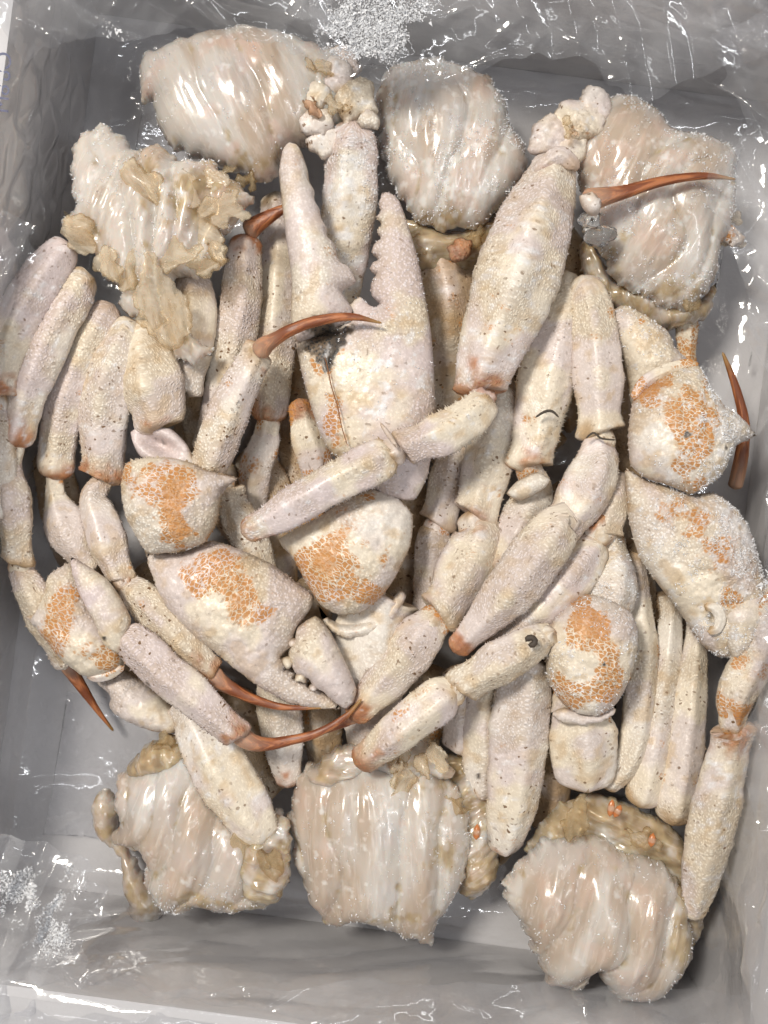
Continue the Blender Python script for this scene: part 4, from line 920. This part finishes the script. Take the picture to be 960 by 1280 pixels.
# ---- bottom-left cluster
E = cluster(250, 1040, 'crab cluster with glossy white body section at the bottom left, mottled wrist by left wall')
inflate('body_section', E, [(150, 970), (175, 962), (205, 945), (235, 938), (258, 950), (272, 985), (290, 1010), (318, 1025), (345, 1005), (360, 1022), (359, 1075), (346, 1118), (322, 1135), (282, 1142), (250, 1133), (222, 1138), (196, 1125), (180, 1096), (182, 1062), (160, 1054), (137, 1047), (150, 1026), (144, 998)],
        .040, .020, M_MEAT, rough=.0024, axis=70, tub=0, disp=ridges(250, 1040, 68, 46, .0026, .1), pnk=.1, frs=.25, frostn=1500, lump=.12,
        frostzone=lambda p: p[:, 1] < P(0, 1085, .05)[1],
        paint=lambda x, y, h: dict(gnk=.6 * blob(x, y, 275, 1115, 90, 28) + .7 * blob(x, y, 330, 1060, 22, 45) + .4 * blob(x, y, 230, 950, 40, 14)))
inflate('body_flap', E, [(114, 1008), (130, 985), (150, 1000), (152, 1050), (180, 1090), (205, 1130), (195, 1152), (172, 1158), (158, 1120), (150, 1070), (122, 1040)], .018, .010, M_MEAT, rough=.0015, tub=0, gnk=.45, frs=.2)
for i in range(3): flake(E, random.uniform(175, 245), random.uniform(925, 965), random.uniform(.044, .052), random.uniform(8, 14), mat=M_HIP)
for (x, y, r, a) in ((315, 1075, 18, 70), (340, 1090, 15, 80)): flake(E, x, y, .058, r, ang=a, stretch=1.9, mat=M_HIP, tiltmax=.3)
leg(E, [dict(pts=[(332, 1055, 20), (318, 1030, 29), (296, 995, 34), (272, 955, 35), (250, 912, 33), (228, 868, 26)], z=(.054, .054, .050, .044), pnk=.1, spk=.9, frs=.25, o0=.35)])
for (x, y, r, o_) in ((338, 1060, 24, .4), (325, 1088, 24, .3), (345, 1095, 18, .2), (318, 1062, 18, .35)): lumpy(E, x, y, r, .050, o_, .2)
leg(E, [dict(pts=[(362, 985, 15), (357, 955, 20), (352, 915, 26), (346, 870, 27), (338, 820, 22)], z=(.036, .038), spk=.6, o0=.6, pnk=.2)])
C1 = lambda L_: [(x / 3.2, y / 3.2 + 540) for x, y in L_]
arm = inflate('claw_arm', E, C1([(345, 985), (420, 972), (490, 948), (560, 988), (650, 1058), (702, 1120), (728, 1195), (640, 1200), (540, 1165), (440, 1105), (448, 1050), (385, 1000)]), .042, .012, axis=-40, pnk=0, spk=.5, tub=.6)
inflate('wrist', arm, C1([(275, 525), (200, 570), (182, 650), (150, 722), (100, 738), (150, 780), (190, 830), (240, 890), (290, 940), (350, 978), (420, 970), (492, 932), (500, 880), (450, 780), (370, 640), (320, 560)]), .053, .014, axis=60, pnk=0, spk=.2, tub=1, edge_spines=.25,
        paint=lambda x, y, h: dict(mot=np.clip(.95 * blob(x, y, 88, 770, 16, 38, 10) + .8 * blob(x, y, 115, 812, 42, 25, 30), 0, 1), ori=.5 * blob(x, y, 130, 838, 30, 6, -10), gnk=0 * x))
tube('wrist_ring', arm, [(108, 842, 5), (122, 845, 8), (140, 840, 8), (154, 832, 5)], .056, o0=.5, o1=.4, mot=.4, tub=.1, spines=0)
ov = leg(E, [dict(pts=[(330, 725, 18), (318, 690, 22), (300, 650, 23), (282, 606, 20)], z=(.042, .048), pnk=.1, spk=1.0, frs=.1),
        dict(pts=[(254, 600, 17), (268, 568, 24), (288, 512, 25), (308, 470, 24), (326, 435, 18)], z=(.056, .064), o1=.6, pnk=.6, spk=1.6, name='shin_segment', keel=.3, spines=.8),
        dict(pts=[(322, 444, 13), (330, 433, 13), (342, 425, 11), (365, 412, 10), (397, 401, 9), (439, 396, 6.5), (478, 404, 1.5)], z=(.068, .078, .078), tip=True, name='claw_tip')])
leg(E, [dict(pts=[(395, 620, 14), (395, 580, 20), (383, 540, 21), (373, 498, 14)], z=(.040, .046), mot=.45, o1=1.0, spk=1, name='leg')])

# ---- bottom-right cluster
G = cluster(750, 1130, 'crab cluster with rounded glossy body section in the bottom right corner and thin upright legs')
inflate('body_section', G, [(626, 1102), (645, 1085), (662, 1060), (672, 1046), (700, 1042), (730, 1042), (762, 1052), (800, 1068), (832, 1080), (852, 1110), (862, 1150), (866, 1190), (842, 1220), (820, 1245), (772, 1246), (750, 1222), (742, 1202), (728, 1226), (710, 1234), (690, 1228), (674, 1205), (658, 1165), (634, 1125)],
        .044, .022, M_MEAT, rough=.0024, axis=75, tub=0, disp=ridges(740, 1130, 76, 58, .0038, .12, .15), pnk=.2, frs=.12, frostn=700, lump=.1,
        paint=lambda x, y, h: dict(gnk=.8 * blob(x, y, 845, 1140, 30, 70) + .4 * blob(x, y, 800, 1070, 60, 18) + .45 * blob(x, y, 830, 1225, 30, 20), ori=.3 * blob(x, y, 668, 1140, 12, 30)))
for (x, y, r, a) in ((840, 1125, 18, 75), (835, 1195, 16, 80), (720, 1015, 18, 100), (800, 1050, 16, 30)):
    flake(G, x, y, random.uniform(.048, .058), r, ang=a, stretch=1.7, mat=M_HIP, tiltmax=.35)
def hip(cl_, out, z, T=.012, gnk=.8, ori=.1):
    return inflate('hip_tissue', cl_, out, z, T, M_MEAT, rough=.0018, tub=0, lump=.4, gnk=gnk, ori=ori, frs=.1, axis=random.uniform(0, 180),
                   disp=lambda px, py, h: .0035 * fbm(np.c_[px, py, px * 0], .032, 2, 31))
hip(G, [(655, 1062), (690, 1010), (730, 995), (780, 1000), (830, 1025), (868, 1065), (878, 1130), (868, 1180), (846, 1170), (838, 1120), (800, 1085), (740, 1062), (690, 1070)], .035, .012)
hip(Fc, [(545, 945), (585, 945), (612, 990), (626, 1050), (618, 1095), (596, 1125), (572, 1110), (568, 1040), (560, 985)], .029, .012, .7, .2)
hip(Fc, [(380, 962), (420, 935), (480, 925), (540, 930), (565, 965), (520, 975), (450, 972), (400, 985)], .040, .014, .45, .1)
hip(Cc, [(488, 262), (520, 282), (570, 292), (612, 275), (640, 250), (636, 300), (600, 335), (545, 345), (500, 320)], .028, .010, .95, .15)
hip(D, [(728, 300), (760, 345), (810, 372), (865, 378), (898, 345), (890, 392), (860, 412), (800, 408), (752, 380), (725, 340)], .034, .010, .75, .05)
hip(E, [(152, 972), (180, 935), (225, 912), (262, 930), (268, 965), (230, 958), (190, 968)], .040, .012, .8)
hip(E, [(296, 1075), (318, 1040), (345, 1015), (364, 1030), (363, 1090), (345, 1128), (312, 1128)], .050, .012, .65, .2)
for (x, y, l, a) in ((764, 1010, 11, 80), (772, 1014, 9, 60), (815, 1050, 9, 80), (596, 1040, 10, 85)):
    dx, dy = l * math.cos(math.radians(a)), -l * math.sin(math.radians(a))
    tube('bristle', G if x > 650 else Fc, [(x - dx, y - dy, 2.5), (x, y, 5), (x + dx, y + dy, 2)], .056, mat=M_GILL, tub=0, spines=0, sides=8, o0=2, o1=2)
arm = tube('claw_arm', G, [(732, 990, 22), (732, 970, 36), (729, 930, 41), (726, 892, 40), (726, 870, 30)], (.044, .046, .048), pnk=0, spk=1.1, spines=0, tub=.3)
inflate('arm_collar', arm, [(688, 892), (705, 884), (730, 892), (755, 889), (770, 878), (768, 892), (752, 902), (728, 906), (702, 903)], .0575, .004, pnk=0, spk=.2, tub=0)
C7 = lambda L_: [(x / 2.526 + 580, y / 2.526 + 680) for x, y in L_]
inflate('wrist', arm, C7([(258, 290), (300, 222), (380, 160), (440, 168), (520, 208), (546, 270), (540, 350), (512, 440), (480, 500), (420, 542), (350, 532), (300, 490), (262, 420)]), .058, .015, axis=70, pnk=.2, spk=.2, tub=1.4, edge_spines=.3, frostn=900,
        paint=lambda x, y, h: dict(mot=np.clip(1.35 * blob(x, y, 730, 780, 32, 30, 20) + .9 * blob(x, y, 750, 840, 34, 38) + .8 * blob(x, y, 710, 860, 22, 30), 0, 1.3) * (1 - .75 * blob(x, y, 722, 835, 12, 25, 20)), drk=.9 * blob(x, y, 745, 824, 4), frs=.15 + .5 * blob(x, y, 785, 800, 14, 50)))
tube('palm', arm, [(750, 770, 36), (760, 735, 38), (762, 700, 30), (758, 665, 20)], (.046, .044), spk=1, frs=.45, pnk=.3, frostn=500)
leg(G, [dict(pts=[(755, 985, 15), (775, 966, 17), (791, 937, 19), (799, 886, 20), (803, 811, 20), (797, 750, 19), (793, 690, 15)], z=(.040, .040, .036, .030), spk=1.0, pnk=0)])
leg(G, [dict(pts=[(800, 1010, 21), (806, 985, 24), (816, 937, 24), (826, 878, 22), (837, 791, 17), (838, 740, 13)], z=(.040, .036, .030), spk=1.5, pnk=0)])
leg(G, [dict(pts=[(840, 1032, 20), (845, 1005, 25), (854, 949, 24), (862, 878, 21), (869, 811, 16), (872, 760, 12)], z=(.042, .038, .032), spk=1.5, pnk=0, o0=.3)])
leg(G, [dict(pts=[(866, 1150, 14), (874, 1107, 22), (883, 1060, 27), (898, 997, 29), (914, 925, 27), (917, 908, 22)], z=(.050, .056, .060), spk=1.1, pnk=.2, o1=.7, frs=.35),
        dict(pts=[(914, 893, 20), (920, 872, 24), (942, 826, 25), (966, 770, 24), (985, 720, 20)], z=(.062, .072), mot=.52, o0=.8, spk=.5, frs=.2)])

# ---- lower layer: legs that show only in the gaps
def low(cl_, pts, z=.014, **k): leg(cl_, [dict(pts=pts, z=z, spk=1.8, pnk=0, stain_shade=1.0, **k)])  # full brown tint puts the shade between upper legs into their colour
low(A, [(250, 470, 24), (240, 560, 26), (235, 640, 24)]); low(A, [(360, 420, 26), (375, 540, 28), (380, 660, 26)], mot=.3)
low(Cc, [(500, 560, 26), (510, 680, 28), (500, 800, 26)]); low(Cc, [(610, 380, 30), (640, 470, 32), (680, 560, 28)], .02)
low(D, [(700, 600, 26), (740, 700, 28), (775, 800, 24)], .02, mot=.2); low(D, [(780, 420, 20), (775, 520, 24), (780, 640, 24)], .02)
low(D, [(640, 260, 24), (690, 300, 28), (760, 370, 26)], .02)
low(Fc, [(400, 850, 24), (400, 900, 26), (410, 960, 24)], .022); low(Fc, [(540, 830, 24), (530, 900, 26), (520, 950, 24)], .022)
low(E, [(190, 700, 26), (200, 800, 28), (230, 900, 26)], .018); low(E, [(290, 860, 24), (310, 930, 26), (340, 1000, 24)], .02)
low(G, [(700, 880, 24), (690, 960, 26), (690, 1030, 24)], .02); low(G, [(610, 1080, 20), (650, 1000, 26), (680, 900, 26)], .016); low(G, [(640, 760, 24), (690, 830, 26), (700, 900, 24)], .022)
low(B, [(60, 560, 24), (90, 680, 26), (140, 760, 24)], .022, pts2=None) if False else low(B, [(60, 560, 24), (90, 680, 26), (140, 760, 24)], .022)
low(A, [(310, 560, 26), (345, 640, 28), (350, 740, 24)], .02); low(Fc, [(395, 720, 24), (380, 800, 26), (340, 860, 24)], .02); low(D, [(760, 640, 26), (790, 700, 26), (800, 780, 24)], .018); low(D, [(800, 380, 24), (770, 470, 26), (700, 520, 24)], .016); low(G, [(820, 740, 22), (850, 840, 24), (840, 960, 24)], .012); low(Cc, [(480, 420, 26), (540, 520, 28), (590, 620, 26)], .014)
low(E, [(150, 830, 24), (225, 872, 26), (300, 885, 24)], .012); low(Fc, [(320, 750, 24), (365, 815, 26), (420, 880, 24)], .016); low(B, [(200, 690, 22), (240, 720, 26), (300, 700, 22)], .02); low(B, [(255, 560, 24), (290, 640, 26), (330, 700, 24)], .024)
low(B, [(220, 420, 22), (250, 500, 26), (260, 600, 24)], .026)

# ------------------------------------------------------------------ loose bits
lt = thing('broken_leg_tip', P(830, 235, .066), 'loose curved orange leg tip lying across the back-right body section', 'crab leg')
tip(lt, [(728, 252, 17), (745, 248, 15), (780, 240, 11), (830, 226, 8.5), (880, 220, 6), (920, 224, 1.5)], (.074, .074, .072), name='horn_tip')
inflate('broken_end', lt, [(724, 245), (740, 240), (752, 252), (748, 268), (738, 270), (728, 260)], .078, .004, spk=1, tub=0, subdiv=False, ori=.3)
def ice(x, y, z, r, label):
    bm = bmesh.new(); bmesh.ops.create_icosphere(bm, subdivisions=3, radius=1)
    s = random.random() * 50
    V = np.array([v.co[:] for v in bm.verts]); F = [[v.index for v in f.verts] for f in bm.faces]; bm.free()
    V = V * (1 + .35 * fbm(V + s, 1.3, 3, 4))[:, None] * np.array([1, .75, .6]) * r * .00034
    o = mk('ice_chunk', V + P(x, y, z), F, M_ICE); tag(o, label, 'ice')
ice(738, 275, .070, 13, 'small clear ice chunk just under the broken orange leg tip')
ice(752, 294, .068, 17, 'larger clear ice chunk on the edge of the back-right body section')

# frost lying on the plastic
def frost_patch(label, fold, cx, cy, rx, ry, n, size):
    o_, p, F = fold
    pts, nr, _ = sample(p, F, n * 8)
    nr = np.where(nr[:, 2:3] < 0, -nr, nr)
    px = pts[:, 0] * FPX / (CAMZ - pts[:, 2]) + 480; py = 640 - pts[:, 1] * FPX / (CAMZ - pts[:, 2])
    w = blob(px, py, cx, cy, rx, ry) * (.35 + 1.3 * noise(pts, 75, 4) + .8 * noise(pts, 260, 6))
    k = w > .22 + RNG.random(len(w)) * .6; pts, nr = pts[k][:n], nr[k][:n]
    d = RNG.normal(size=pts.shape) * .8 + nr; d /= np.linalg.norm(d, axis=1)[:, None]
    sz = size * np.exp(RNG.normal(-.15, .55, len(pts))).clip(.2, 3)
    v, f = pyramids(pts, d, sz * .6, sz * 1.4, 0)
    o = mk('frost', v, f, M_FROST, None, None, False); tag(o, label, 'frost', None, 'stuff')
frost_patch('white frost scattered on the plastic above the middle back body', FOLDS[0], 470, 25, 110, 50, 12000, .00042)
frost_patch('white frost on the crumpled plastic in the bottom left corner', FOLDS[4], 50, 1130, 60, 60, 5000, .0004)
frost_patch('thin frost on the plastic in the back left corner', FOLDS[1], 100, 40, 60, 30, 500, .0006)
frost_patch('thin frost along the plastic by the right wall', FOLDS[3], 945, 720, 25, 80, 900, .0006)
print('tris', sum(len(o.data.loop_triangles) if o.type == 'MESH' and (o.data.calc_loop_triangles() or True) else 0 for o in bpy.data.objects))
